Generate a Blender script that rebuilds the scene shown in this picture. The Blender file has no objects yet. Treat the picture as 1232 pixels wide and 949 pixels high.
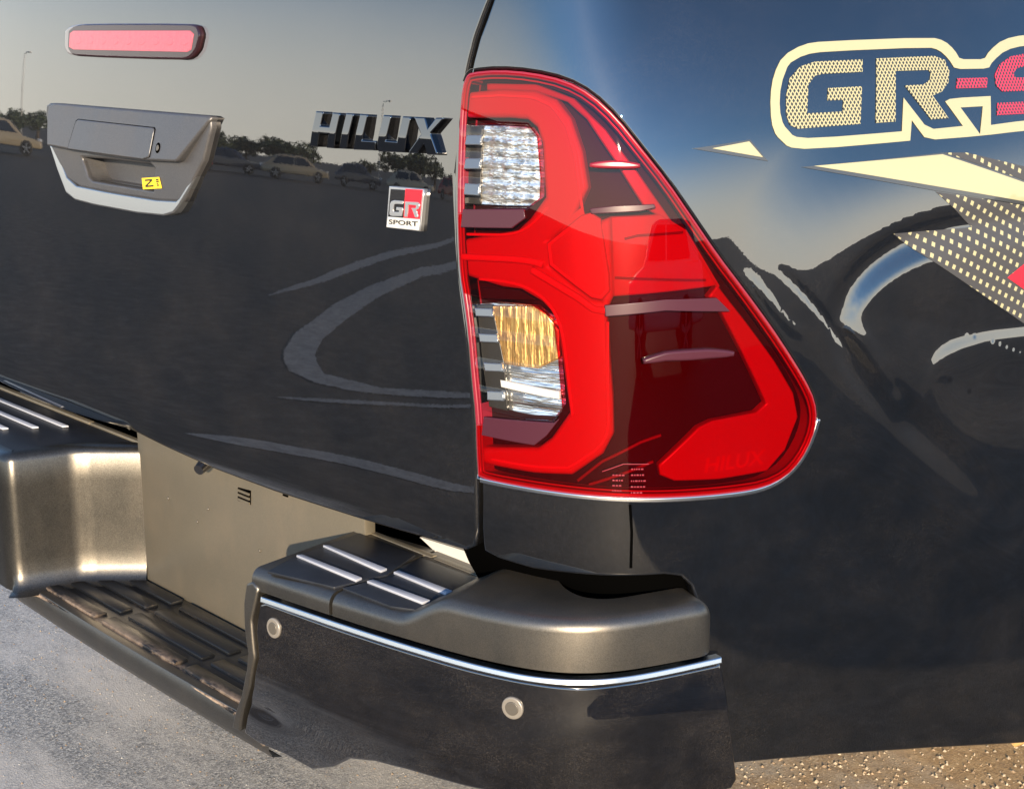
import bpy, bmesh, math, random
import numpy as np
from mathutils import Vector, Matrix
from mathutils.geometry import delaunay_2d_cdt
R = math.radians
C = bpy.context.scene.collection
scn = bpy.context.scene
random.seed(4)
# ---------------------------------------------------------------- camera, sky, sun, exposure
SUN_AZ = R(47)      # degrees from straight behind the truck towards its right side
SUN_EL = R(13)
cam = bpy.data.cameras.new('camera'); co = bpy.data.objects.new('camera', cam); C.objects.link(co)
_phi, _pit = R(47.5), math.atan(434/1800)
_h = Vector((-math.sin(_phi), math.cos(_phi), 0)); _r = Vector((math.cos(_phi), math.sin(_phi), 0))
_f = _h*math.cos(_pit) + Vector((0, 0, -math.sin(_pit))); _u = _r.cross(_f)
m = Matrix((_r, _u, -_f)).transposed().to_4x4(); m.translation = (1.187, -1.19, 1.47)
co.matrix_world = m
cam.sensor_width = 36; cam.sensor_fit = 'HORIZONTAL'; cam.lens = 36*1800/1232
cam.clip_start = .05; cam.clip_end = 3000
scn.camera = co
w = bpy.data.worlds.new('World'); scn.world = w; w.use_nodes = True
nt = w.node_tree; bg = nt.nodes['Background']
sky = nt.nodes.new('ShaderNodeTexSky'); sky.sky_type = 'NISHITA'; sky.sun_disc = False
sky.sun_elevation = SUN_EL; sky.sun_rotation = math.pi - SUN_AZ
sky.air_density = 1.0; sky.dust_density = 0.0; sky.ozone_density = 4.0
# a pale haze layer low over the horizon, the same all round
tcw = nt.nodes.new('ShaderNodeTexCoord'); sxw = nt.nodes.new('ShaderNodeSeparateXYZ'); nt.links.new(tcw.outputs['Generated'], sxw.inputs[0])
mrw = nt.nodes.new('ShaderNodeMapRange'); mrw.interpolation_type = 'SMOOTHSTEP'
for i_, v_ in ((1, .03), (2, .29), (3, .85), (4, 0.)): mrw.inputs[i_].default_value = v_
nt.links.new(sxw.outputs['Z'], mrw.inputs[0])
mxw = nt.nodes.new('ShaderNodeMix'); mxw.data_type = 'RGBA'; nt.links.new(mrw.outputs[0], mxw.inputs[0])
nt.links.new(sky.outputs[0], mxw.inputs[6]); mxw.inputs[7].default_value = (6.2, 5.9, 5.35, 1)
nt.links.new(mxw.outputs[2], bg.inputs[0]); bg.inputs[1].default_value = 0.15
sl = bpy.data.lights.new('sun', 'SUN'); so = bpy.data.objects.new('sun', sl); C.objects.link(so)
sd = Vector((math.sin(SUN_AZ)*math.cos(SUN_EL), -math.cos(SUN_AZ)*math.cos(SUN_EL), math.sin(SUN_EL)))
so.rotation_euler = sd.to_track_quat('Z', 'Y').to_euler(); so.location = sd*30
sl.energy = 4.0; sl.angle = R(.5); sl.color = (1, .80, .56)
scn.view_settings.view_transform = 'Standard'; scn.view_settings.look = 'None'
scn.view_settings.exposure = 1.3; scn.view_settings.gamma = 1
scn.cycles.transparent_max_bounces = 16; scn.cycles.max_bounces = 10

# ---------------------------------------------------------------- the surfaces of the body and the bumper face
#SURF
def sst(a, b, x):
    t = np.clip((np.asarray(x, float)-a)/(b-a), 0, 1); return t*t*(3-2*t)
def smooth_table(xs, ys, lo, hi, n, sig):
    g = np.linspace(lo, hi, n); v = np.interp(g, xs, ys); k = max(1, int(3*sig/(hi-lo)*n))
    t = np.arange(-k, k+1)*(hi-lo)/n; ker = np.exp(-t*t/2/sig/sig); ker /= ker.sum()
    return g, np.convolve(np.pad(v, k, mode='edge'), ker, 'valid')
def cumint(g, v):
    d = np.diff(g)*(v[1:]+v[:-1])/2; return np.concatenate([[0], np.cumsum(d)])
def polydist(pts, s, z):
    """signed distance to a polyline (positive to the right of its direction) and the place along it, 0 to 1"""
    s = np.asarray(s, float); z = np.asarray(z, float)
    best = np.full(s.shape, 1e9); sg = np.zeros(s.shape); par = np.zeros(s.shape)
    P = np.array(pts); L = np.hypot(*np.diff(P, axis=0).T); cl = np.concatenate([[0], np.cumsum(L)])
    for i in range(len(P)-1):
        a, d = P[i], P[i+1]-P[i]
        t = np.clip(((s-a[0])*d[0]+(z-a[1])*d[1])/(d@d), 0, 1)
        ex, ez = s-a[0]-t*d[0], z-a[1]-t*d[1]; q = np.hypot(ex, ez)
        m = q < best; best = np.where(m, q, best)
        sg = np.where(m, np.sign(ex*d[1]-ez*d[0]), sg); par = np.where(m, (cl[i]+t*L[i])/cl[-1], par)
    return best*sg, par
def soft(p, n=3):
    p = np.array(p, float)
    for _ in range(n): p = np.vstack([p[:1], np.stack([.75*p[:-1]+.25*p[1:], .25*p[:-1]+.75*p[1:]], 1).reshape(-1, 2), p[-1:]])
    return p
FADE = [(0.2567,1.2243),(0.4027,1.2176)]
FLARE = soft([(1.0270,1.2162),(0.8572,1.2277),(0.7234,1.2299),(0.6245,1.2195),(0.5550,1.1950),(0.5092,1.1591),(0.4985,1.1183),(0.5208,1.0738),(0.5757,1.0190),(0.6621,0.9519),(0.7656,0.8722),(0.8824,0.7783)][::-1], 2)
FLARE2 = soft([(1.0415,1.0693),(0.8539,1.0756),(0.7398,1.0788),(0.6665,1.0667),(0.6474,1.0324),(0.6628,0.9857),(0.6942,0.9416)][::-1], 2)
CREASE = soft([(0.4004,1.2018),(0.4382,1.1698),(0.4740,1.1330),(0.5061,1.0986),(0.5524,1.0543),(0.6054,1.0098)], 1)
FOLD = soft([(0.4938,1.1375),(0.5194,1.1058),(0.5522,1.0597),(0.5953,1.0067),(0.6302,0.9710)], 1)
NICK = soft([(0.3528,1.1988),(0.3851,1.1667),(0.4165,1.1297),(0.4529,1.1038)], 1)
class Body:
    """plan: a nearly straight rear, a rounded corner, a side; s runs along it, z is the height"""
    name = 'B'; feat = 1; srange = (-1.3, 1.5); zrange = (.35, 1.56); SC = -.84
    def __init__(self):
        self.g, p = smooth_table([-.84,-.3,-.05,.05,.12,.19,.25,.31,.38,.5,.8,1.2,1.6,3,5.5],
                                 [0,2,5,12,22,40,56,66,73,77,81,85,89,90,90], -.84, 5.5, 6000, .022)
        self.psi = p-p[0]; q = np.radians(self.psi)
        x = cumint(self.g, np.cos(q)); y = cumint(self.g, np.sin(q))
        i = np.argmin(abs(self.g)); self.x = x-x[i]-.19; self.y = y-y[i]
        self.cx = self.x[0]
        def tab(zs, ts, sg):
            g, t = smooth_table(zs, ts, .2, 1.7, 1500, sg); o = cumint(g, -np.tan(np.radians(t)))
            return g, o-np.interp(.95, g, o)
        self.oR = tab([.70,.78,.81,.84,.90,1.0,1.1,1.2,1.29,1.4,1.5,1.6], [-40,-30,-14,-3,.5,1,1.8,2.7,3.7,4.7,6.3,9], .012)
        self.oS = tab([.3,.45,.52,.62,.8,.95,1.1,1.2,1.25,1.35,1.45,1.55], [-14,-10,-6,-2,0,1,1.5,3,4.6,11,20,28], .02)
    def extra(self, s, z):
        d, t = polydist(FLARE, s, z)
        fade = sst(.0, .40, t)
        o = sst(FADE[0][0], FADE[1][0], s)*.0105*sst(-.19, -.027, d) + fade*(-.0050*sst(-.030, .001, d) + .0080*sst(-.001, .036, d) - .004*sst(.04, .15, d))
        d, t = polydist(FLARE2, s, z)
        o = o+(.0030*sst(-.012, .012, d)-.0030*sst(.014, .09, d))*sst(0, .35, t)
        d2, t2 = polydist(CREASE, s, z)
        o = o-.0017*np.exp(-(d2/.0055)**2)*sst(0, .25, t2)*(1-sst(.7, 1, t2))
        for line, amp, sig in ((FOLD, .0066, .016), (NICK, .0009, .006)):
            d, t = polydist(line, s, z); o = o+amp*np.exp(-(d/sig)**2)*sst(0, .3, t)*(1-sst(.75, 1, t))
        return o
    def pt(self, s, z, h=0.):
        P = self.raw(s, z)
        if np.any(h): P = P+self.nrm(s, z)*np.asarray(h, float)[..., None]
        return P
    def raw(self, s, z):
        s = np.asarray(s, float); z = np.asarray(z, float)
        mir = s < self.SC; t = np.where(mir, 2*self.SC-s, s)
        x = np.interp(t, self.g, self.x); y = np.interp(t, self.g, self.y); q = np.radians(np.interp(t, self.g, self.psi))
        wgt = sst(8, 62, np.degrees(q))
        o = (1-wgt)*np.interp(z, *self.oR) + wgt*np.interp(z, *self.oS)
        if self.feat: o = o+self.extra(t, z)
        px, py = x+o*np.sin(q), y-o*np.cos(q)
        return np.stack([np.where(mir, 2*self.cx-px, px), py, z], -1)
    def nrm(self, s, z, e=1e-3):
        a = self.raw(s+e, z)-self.raw(s-e, z); b = self.raw(s, z+e)-self.raw(s, z-e)
        n = np.cross(a, b); return n/np.linalg.norm(n, axis=-1, keepdims=True)
class Bumper(Body):
    """the outer face of the rear bumper's corner"""
    name = 'K'; srange = (-.35, .85); zrange = (.3, .85)
    def __init__(self):
        p = np.array([(-0.4635,-0.1379),(-0.3321,-0.1184),(-0.2320,-0.0998),(-0.1161,-0.0737),(-0.0286,-0.0436),(0.0204,-0.0078),(0.0474,0.0358),(0.0665,0.0889),(0.0899,0.1624)])
        p = np.vstack([p[0]-(p[1]-p[0])*3, p, p[-1]+(p[-1]-p[-2])*4])
        l = np.concatenate([[0], np.cumsum(np.hypot(*np.diff(p, axis=0).T))]); l -= l[1]
        self.g, x = smooth_table(l, p[:, 0], -.5, .95, 3000, .03); _, y = smooth_table(l, p[:, 1], -.5, .95, 3000, .03)
        self.x, self.y = x, y; self.psi = np.degrees(np.unwrap(np.arctan2(np.gradient(y), np.gradient(x))))
        zs, t = smooth_table([.3,.40,.46,.52,.6,.66,.7,.74,.8], [-30,-25,-17,-9,-3,1.5,4,6,6], .2, .9, 800, .02)
        o = cumint(zs, -np.tan(np.radians(t))); self.o = (zs, o-np.interp(.72, zs, o))
    def raw(self, s, z):
        s = np.asarray(s, float); z = np.asarray(z, float)
        x = np.interp(s, self.g, self.x); y = np.interp(s, self.g, self.y); q = np.radians(np.interp(s, self.g, self.psi))
        o = np.interp(z, *self.o)
        return np.stack([x+o*np.sin(q), y-o*np.cos(q), z+0*x], -1)
SB, SK = Body(), Bumper()
#ENDSURF

# ---------------------------------------------------------------- materials
MATS = {}
def mat(name): 
    m = bpy.data.materials.new(name); m.use_nodes = True; MATS[name] = m
    return m, m.node_tree.nodes, m.node_tree.links, m.node_tree.nodes['Principled BSDF']
def pset(b, **k):
    for n, v in k.items():
        n = n.replace('_', ' ')
        b.inputs[n].default_value = (*v, 1) if isinstance(v, tuple) and len(v) == 3 else v
def ramp(N, stops, interp='LINEAR'):
    r = N.new('ShaderNodeValToRGB'); r.color_ramp.interpolation = interp
    while len(r.color_ramp.elements) < len(stops): r.color_ramp.elements.new(.5)
    for e, (p, c) in zip(r.color_ramp.elements, stops):
        e.position = p; e.color = (*c, 1) if isinstance(c, tuple) else (c, c, c, 1)
    return r
def noise(N, L, vec, scale, detail=4, rough=.5):
    n = N.new('ShaderNodeTexNoise'); n.inputs['Scale'].default_value = scale; n.inputs['Detail'].default_value = detail
    n.inputs['Roughness'].default_value = rough
    if vec is not None: L.new(vec, n.inputs['Vector'])
    return n.outputs['Fac']
def coords(N, kind='Object'): return N.new('ShaderNodeTexCoord').outputs[kind]
def mapping(N, L, vec, scale=(1, 1, 1), rot=(0, 0, 0), loc=(0, 0, 0)):
    m = N.new('ShaderNodeMapping'); m.inputs['Scale'].default_value = scale; m.inputs['Rotation'].default_value = rot
    m.inputs['Location'].default_value = loc; L.new(vec, m.inputs['Vector']); return m.outputs[0]
def bump(N, L, b, h, strength, dist=.001, slot='Normal'):
    n = N.new('ShaderNodeBump'); n.inputs['Strength'].default_value = strength; n.inputs['Distance'].default_value = dist
    L.new(h, n.inputs['Height']); L.new(n.outputs[0], b.inputs[slot]); return n
def mixc(N, L, fac, a, b):
    n = N.new('ShaderNodeMix'); n.data_type = 'RGBA'
    for i, v in ((0, fac), (6, a), (7, b)):
        if hasattr(v, 'links'): L.new(v, n.inputs[i])
        else: n.inputs[i].default_value = v if i == 0 else (*v, 1)
    return n.outputs[2]
def math_(N, L, op, a, b=0.):
    n = N.new('ShaderNodeMath'); n.operation = op
    for i, v in ((0, a), (1, b)):
        if hasattr(v, 'links'): L.new(v, n.inputs[i])
        else: n.inputs[i].default_value = v
    return n.outputs[0]

def plain(name, col, rough=.5, metal=0., coat=0., coat_rough=.03, spec=.5, grain=0., gscale=400., var=0.):
    m, N, L, b = mat(name); pset(b, Base_Color=col, Roughness=rough, Metallic=metal, Coat_Weight=coat, Coat_Roughness=coat_rough, Specular_IOR_Level=spec)
    if grain or var:
        c = coords(N); n = noise(N, L, c, gscale, 3)
        if grain: bump(N, L, b, n, grain, .0006)
        if var:
            n2 = noise(N, L, c, 14, 6, .65); r = ramp(N, [(.35, tuple(v*(1-var) for v in col)), (.65, tuple(min(1, v*(1+var)) for v in col))])
            L.new(n2, r.inputs[0]); L.new(r.outputs[0], b.inputs['Base Color'])
    return m
def car_paint(name, col, dust=.05, film=0.):
    m, N, L, b = mat(name)
    pset(b, Roughness=.3, Metallic=0., Specular_IOR_Level=.02, Coat_Weight=1., Coat_Roughness=.004, Coat_IOR=2.35)
    c = coords(N)
    n = noise(N, L, mapping(N, L, c, (1, 1, 1.6)), 5, 8, .7); sp = noise(N, L, c, 900, 2)
    f = math_(N, L, 'MULTIPLY', ramp_out(N, L, n, [(.42, 0.), (.75, 1.)]), math_(N, L, 'MULTIPLY', ramp_out(N, L, sp, [(.5, 0.), (.7, 1.)]), dust*4))
    cb = mixc(N, L, f, col, (.20, .17, .14))
    if film:
        n3 = N.new('ShaderNodeTexNoise'); n3.inputs['Scale'].default_value = 3.2; n3.inputs['Detail'].default_value = 7; n3.inputs['Roughness'].default_value = .62; n3.inputs['Distortion'].default_value = 1.8
        L.new(mapping(N, L, c, (1, 1, 2.2)), n3.inputs['Vector'])
        cb = mixc(N, L, math_(N, L, 'MULTIPLY', ramp_out(N, L, n3.outputs['Fac'], [(.48, 0.), (.70, 1.)]), film), cb, (.22, .19, .17))
    L.new(cb, b.inputs['Base Color'])
    op = noise(N, L, c, 260, 2); bump(N, L, b, op, .012, .0004, 'Coat Normal')
    wv = noise(N, L, c, 700, 2); bump(N, L, b, wv, .06, .0005)
    return m
def ramp_out(N, L, src, stops):
    r = ramp(N, stops); L.new(src, r.inputs[0]); return r.outputs[0]
car_paint('black_paint', (.0042, .0046, .0056), .05, .006)
car_paint('bumper_paint', (.004, .004, .005), .10, .025)
plain('black_plastic', (.012, .012, .013), .45, spec=.4, grain=.15)
plain('rubber_black', (.006, .006, .006), .8, spec=.2)
plain('gap_black', (.0012, .0012, .0012), .95, spec=.0)
plain('chrome', (.82, .83, .85), .06, 1., grain=.03, gscale=60)
plain('soft_chrome', (.66, .67, .68), .28, 1.)
plain('trim_satin', (.40, .40, .395), .3, .9)
plain('sheen_bar', (.36, .38, .43), .38, coat=.5, coat_rough=.2)  # pale tone stands in for sky sheen on the tread bars
plain('dark_chrome', (.15, .153, .16), .05, 1.)
plain('glyph_black', (.01, .01, .012), .3, coat=.6)
plain('badge_black', (.012, .012, .014), .2, coat=1)
plain('badge_red', (.75, .015, .03), .3, coat=1)
plain('badge_silver', (.62, .62, .62), .28, .85)
plain('badge_white', (.75, .74, .70), .35, .3)
plain('sticker_yellow', (.85, .60, .03), .55)
plain('metal_red', (.30, .02, .015), .5)
plain('tan_plastic', (.45, .28, .11), .5)
plain('tyre', (.02, .02, .02), .8, grain=.4, gscale=80)
plain('sensor_grey', (.25, .23, .20), .38, .35)
plain('sensor_dark', (.11, .10, .085), .4, .3)
plain('glass_dark', (.01, .012, .014), .04, coat=1)
plain('trunk_bark', (.10, .07, .05), .9, grain=.5, gscale=30)
plain('pole_metal', (.35, .35, .36), .4, .7)

def satin(name, col, rough, metal, fl=.25, dirt=.3):
    m, N, L, b = mat(name); c = coords(N)
    pset(b, Roughness=rough, Metallic=metal, Specular_IOR_Level=.5)
    fk = N.new('ShaderNodeTexVoronoi'); fk.inputs['Scale'].default_value = 1400; L.new(c, fk.inputs['Vector'])
    v = ramp_out(N, L, fk.outputs['Color'], [(.2, tuple(x*(1-fl*.5) for x in col)), (.9, tuple(min(1, x*(1+fl)) for x in col))])
    d = noise(N, L, mapping(N, L, c, (1, 1, .6)), 9, 8, .7)
    L.new(mixc(N, L, math_(N, L, 'MULTIPLY', ramp_out(N, L, d, [(.45, 0.), (.8, 1.)]), dirt), v, (.30, .24, .17)), b.inputs['Base Color'])
    L.new(math_(N, L, 'ADD', math_(N, L, 'MULTIPLY', d, .22), rough-.1), b.inputs['Roughness'])
    bump(N, L, b, fk.outputs['Distance'], .08, .0003)
    return m
satin('satin_grey', (.135, .128, .116), .40, .92)
satin('handle_grey', (.10, .10, .105), .42, .55, .25, .15)
satin('panel_metal', (.20, .18, .14), .42, .55, .15, .5)
satin('wall_metal', (.10, .095, .085), .34, .93, .5, .15)

def tread_mat():
    m, N, L, b = mat('tread_plastic'); c = coords(N); pset(b, Roughness=.32, Specular_IOR_Level=.5)
    n = noise(N, L, mapping(N, L, c, (3, 9, 9)), 3.2, 9, .75); n2 = noise(N, L, c, 130, 4, .7)
    sx = N.new('ShaderNodeSeparateXYZ'); L.new(c, sx.inputs[0])
    edge = ramp_out(N, L, math_(N, L, 'ADD', math_(N, L, 'MULTIPLY', sx.outputs['Y'], 1.), .5), [(.375, 1.), (.412, .0)])
    f0 = ramp_out(N, L, n, [(.56, 0.), (.66, 1.)])
    f1 = math_(N, L, 'MULTIPLY', ramp_out(N, L, n, [(.44, 0.), (.52, 1.)]), edge)
    f = math_(N, L, 'MULTIPLY', math_(N, L, 'MAXIMUM', math_(N, L, 'MULTIPLY', f0, .2), f1), ramp_out(N, L, n2, [(.3, .4), (.6, 1.)]))
    L.new(mixc(N, L, f, (.008, .009, .011), (.40, .30, .22)), b.inputs['Base Color'])
    L.new(math_(N, L, 'ADD', math_(N, L, 'MULTIPLY', f, .5), .28), b.inputs['Roughness'])
    bump(N, L, b, n2, .2, .001)
tread_mat()
plain('pad_plastic', (.014, .016, .021), .42, spec=.5, grain=.2, gscale=700, var=.3)

def lens_mat(name, tint, rough=.01, ior=1.55, ridges=None):
    m, N, L, b = mat(name); N.remove(b); out = N['Material Output']
    tr = N.new('ShaderNodeBsdfTransparent'); tr.inputs[0].default_value = (*tint, 1)
    gl = N.new('ShaderNodeBsdfGlossy'); gl.inputs['Roughness'].default_value = rough; gl.inputs[0].default_value = (1, 1, 1, 1)
    fr = N.new('ShaderNodeFresnel'); fr.inputs[0].default_value = ior; mx = N.new('ShaderNodeMixShader')
    geo = N.new('ShaderNodeNewGeometry'); L.new(math_(N, L, 'MULTIPLY', fr.outputs[0], math_(N, L, 'SUBTRACT', 1., geo.outputs['Backfacing'])), mx.inputs[0]); L.new(tr.outputs[0], mx.inputs[1]); L.new(gl.outputs[0], mx.inputs[2]); L.new(mx.outputs[0], out.inputs[0])
    if ridges:
        c = coords(N, 'UV'); wv = N.new('ShaderNodeTexWave'); wv.bands_direction = 'Y'; wv.inputs['Scale'].default_value = ridges; L.new(c, wv.inputs[0])
        bp = N.new('ShaderNodeBump'); bp.inputs['Strength'].default_value = .5; bp.inputs['Distance'].default_value = .001
        L.new(wv.outputs['Fac'], bp.inputs['Height']); L.new(bp.outputs[0], gl.inputs['Normal']); L.new(bp.outputs[0], fr.inputs['Normal'])
lens_mat('red_lens', (.86, .09, .13), ior=1.45)
lens_mat('clear_lens', (.97, .97, .97), ior=1.5, ridges=14)
lens_mat('brake_lens', (1., .93, .93), ior=1.55, rough=.03)
def red_plastic(name, col, rough=.35, tex=0):
    m, N, L, b = mat(name); pset(b, Base_Color=col, Roughness=rough, Subsurface_Weight=.0, Specular_IOR_Level=.5)
    if tex:
        v = N.new('ShaderNodeTexVoronoi'); v.inputs['Scale'].default_value = tex; L.new(coords(N, 'UV'), v.inputs['Vector'])
        bump(N, L, b, v.outputs['Distance'], .35, .0012)
red_plastic('guide_red', (.36, .006, .025))
red_plastic('band_red', (.27, .008, .025), .3)
red_plastic('block_red', (.30, .008, .022), .25)
red_plastic('reflector_red', (.36, .005, .02), .25, 1100)
red_plastic('edge_red', (.24, .018, .035), .3)
red_plastic('strip_red', (.50, .04, .08), .4, 90)
plain('housing_maroon', (.020, .006, .008), .65, spec=.15)
plain('ridge_red', (.50, .03, .06), .3, spec=.5, coat=.5)
plain('rib_red', (.12, .01, .018), .5, spec=.3)
plain('shelf_mauve', (.055, .014, .024), .3, spec=.3, coat=.10, coat_rough=.02)
MATS['shelf_mauve'].node_tree.nodes['Principled BSDF'].inputs['Coat IOR'].default_value = 1.6
def reflector_mat(name, col, sc, stretch, rough=.12, dark=.15):
    m, N, L, b = mat(name); pset(b, Metallic=.9, Roughness=rough); c = mapping(N, L, coords(N, 'UV'), stretch)
    v = N.new('ShaderNodeTexVoronoi'); v.inputs['Scale'].default_value = sc; v.distance = 'CHEBYCHEV'; L.new(c, v.inputs['Vector'])
    n = noise(N, L, c, sc*.5, 2, .5)
    r = ramp_out(N, L, n, [(.30, tuple(x*dark for x in col)), (.5, col), (.7, tuple(min(1, x*1.15) for x in col))]); L.new(r, b.inputs['Base Color'])
    bump(N, L, b, v.outputs['Distance'], .55, .0025)
reflector_mat('silver_reflector', (.95, .92, .84), 120, (1, 2.2, 1), .3, .4)
reflector_mat('amber_reflector', (1., .58, .20), 90, (3.5, .5, 1), .3, .7)
reflector_mat('ribbed_silver', (.72, .74, .74), 120, (.25, 3, 1), .2, .3)

def decal_hatch(name, fg, bgc, pitch, wid, ang=0., mode='hatch'):
    m, N, L, b = mat(name); pset(b, Roughness=.5, Specular_IOR_Level=.4)
    c = mapping(N, L, coords(N, 'UV'), (1/pitch, 1/pitch/(1.25 if mode == 'hatch' else 1), 1), (0, 0, ang))
    sx = N.new('ShaderNodeSeparateXYZ'); L.new(c, sx.inputs[0])
    def tri(v): return math_(N, L, 'ABSOLUTE', math_(N, L, 'SUBTRACT', math_(N, L, 'FRACT', v), .5))
    if mode == 'hatch':
        a = tri(math_(N, L, 'ADD', sx.outputs[0], sx.outputs[1])); d = tri(math_(N, L, 'SUBTRACT', sx.outputs[0], sx.outputs[1]))
        f = math_(N, L, 'LESS_THAN', math_(N, L, 'MINIMUM', a, d), wid)
    else:
        f = math_(N, L, 'LESS_THAN', math_(N, L, 'MAXIMUM', tri(sx.outputs[0]), tri(sx.outputs[1])), wid)
    L.new(mixc(N, L, f, bgc, fg), b.inputs['Base Color'])
CREAM = (.39, .365, .215)
plain('decal_cream', CREAM, .40, coat=.8, coat_rough=.03)
plain('decal_edge', (.05, .055, .06), .3, coat=.6)
plain('decal_red', (.75, .02, .04), .4, coat=.4)
decal_hatch('decal_cream_mesh', CREAM, (.03, .035, .04), .0062, .165)
decal_hatch('decal_red_mesh', (.50, .03, .08), (.03, .03, .04), .0062, .16)
decal_hatch('decal_dots', CREAM, (.055, .055, .058), .0145, .20, R(24), 'dots')

# ---------------------------------------------------------------- mesh helpers
class MB:
    def __init__(self): self.v = []; self.f = []; self.n = []; self.uv = []
    def add(self, v, f, n=None, uv=None):
        k = len(self.v); v = [tuple(map(float, p)) for p in v]; self.v += v
        self.n += [None]*len(v) if n is None else [tuple(map(float, p)) for p in n]
        self.uv += [(p[0], p[1]) for p in v] if uv is None else [tuple(p) for p in uv]
        self.f += [tuple(int(i)+k for i in q) for q in f]; return self
    def grid(self, P, closed=False):
        P = np.asarray(P); n, m_ = P.shape[:2]
        f = [(i*m_+j, (i+1)*m_+j, (i+1)*m_+(j+1) % m_, i*m_+(j+1) % m_) for i in range(n-1) for j in range(m_ if closed else m_-1)]
        return self.add(P.reshape(-1, 3), f)
    def mesh(self, name, smooth=True, sharp=None):
        me = bpy.data.meshes.new(name); me.from_pydata(self.v, [], self.f); me.update()
        uvl = me.uv_layers.new(name='UVMap'); li = np.zeros(len(me.loops), int); me.loops.foreach_get('vertex_index', li)
        uvl.data.foreach_set('uv', np.array(self.uv, float)[li].ravel())
        if smooth: me.polygons.foreach_set('use_smooth', [True]*len(me.polygons))
        if sharp: me.set_sharp_from_angle(angle=R(sharp))
        if all(q is not None for q in self.n) and self.n: me.normals_split_custom_set_from_vertices(self.n)
        return me
def tag(o, label=None, cat=None, group=None, kind=None):
    for k, v in (('label', label), ('category', cat), ('group', group), ('kind', kind)):
        if v: o[k] = v
    return o
def obj(name, mb, material, parent=None, label=None, sharp=None, smooth=True):
    me = mb.mesh(name, smooth, sharp) if isinstance(mb, MB) else mb
    if material: me.materials.append(MATS[material])
    o = bpy.data.objects.new(name, me); C.objects.link(o)
    if parent: o.parent = parent; o.matrix_parent_inverse = Matrix.Translation(parent.matrix_world.translation).inverted() if False else Matrix()
    if label: o['label'] = label
    return o
def empty(name, loc=(0, 0, 0), parent=None):
    o = bpy.data.objects.new(name, None); C.objects.link(o); o.location = loc; o.empty_display_size = .1
    if parent: o.parent = parent
    return o
def inside(poly, P):
    poly = np.asarray(poly); x, y = P[:, 0], P[:, 1]; r = np.zeros(len(P), bool); n = len(poly)
    for i in range(n):
        a, b = poly[i], poly[(i+1) % n]
        if a[1] == b[1]: continue
        c = ((a[1] > y) != (b[1] > y)) & (x < (b[0]-a[0])*(y-a[1])/(b[1]-a[1])+a[0]); r ^= c
    return r
def ccw(p):
    p = np.asarray(p, float); a = np.sum(p[:, 0]*np.roll(p[:, 1], -1)-np.roll(p[:, 0], -1)*p[:, 1]); return p if a > 0 else p[::-1]
def chaikin(p, n=1, keep=150):
    """rounds a closed outline but keeps corners sharper than `keep` degrees away"""
    p = np.asarray(p, float)
    for _ in range(n):
        q = []
        for i in range(len(p)):
            a, b, c = p[i-1], p[i], p[(i+1) % len(p)]
            u, v = a-b, c-b; ang = math.degrees(math.acos(np.clip(u@v/(np.linalg.norm(u)*np.linalg.norm(v)+1e-12), -1, 1)))
            if ang < keep: q += [b] if ang < 118 else [b+.15*u, b+.15*v]
            else: q += [b+.25*u, b+.25*v]
        p = np.array(q)
    return p
def densify(p, step):
    q = []
    for i in range(len(p)):
        a, b = p[i], p[(i+1) % len(p)]; n = max(1, int(np.ceil(np.linalg.norm(b-a)/step)))
        q += [a+(b-a)*t/n for t in range(n)]
    q = np.array(q); keep = np.linalg.norm(q-np.roll(q, 1, 0), axis=1) > 2e-4; return q[keep]
def out2d(p):
    e = np.roll(p, -1, 0)-p; e /= np.linalg.norm(e, axis=1, keepdims=True)+1e-12
    n = np.stack([e[:, 1], -e[:, 0]], 1); k = n+np.roll(n, 1, 0); l = np.linalg.norm(k, axis=1, keepdims=True)
    k = k/np.maximum(l, 1e-6); return k/np.maximum(.5, np.sum(k*n, 1, keepdims=True))
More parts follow.
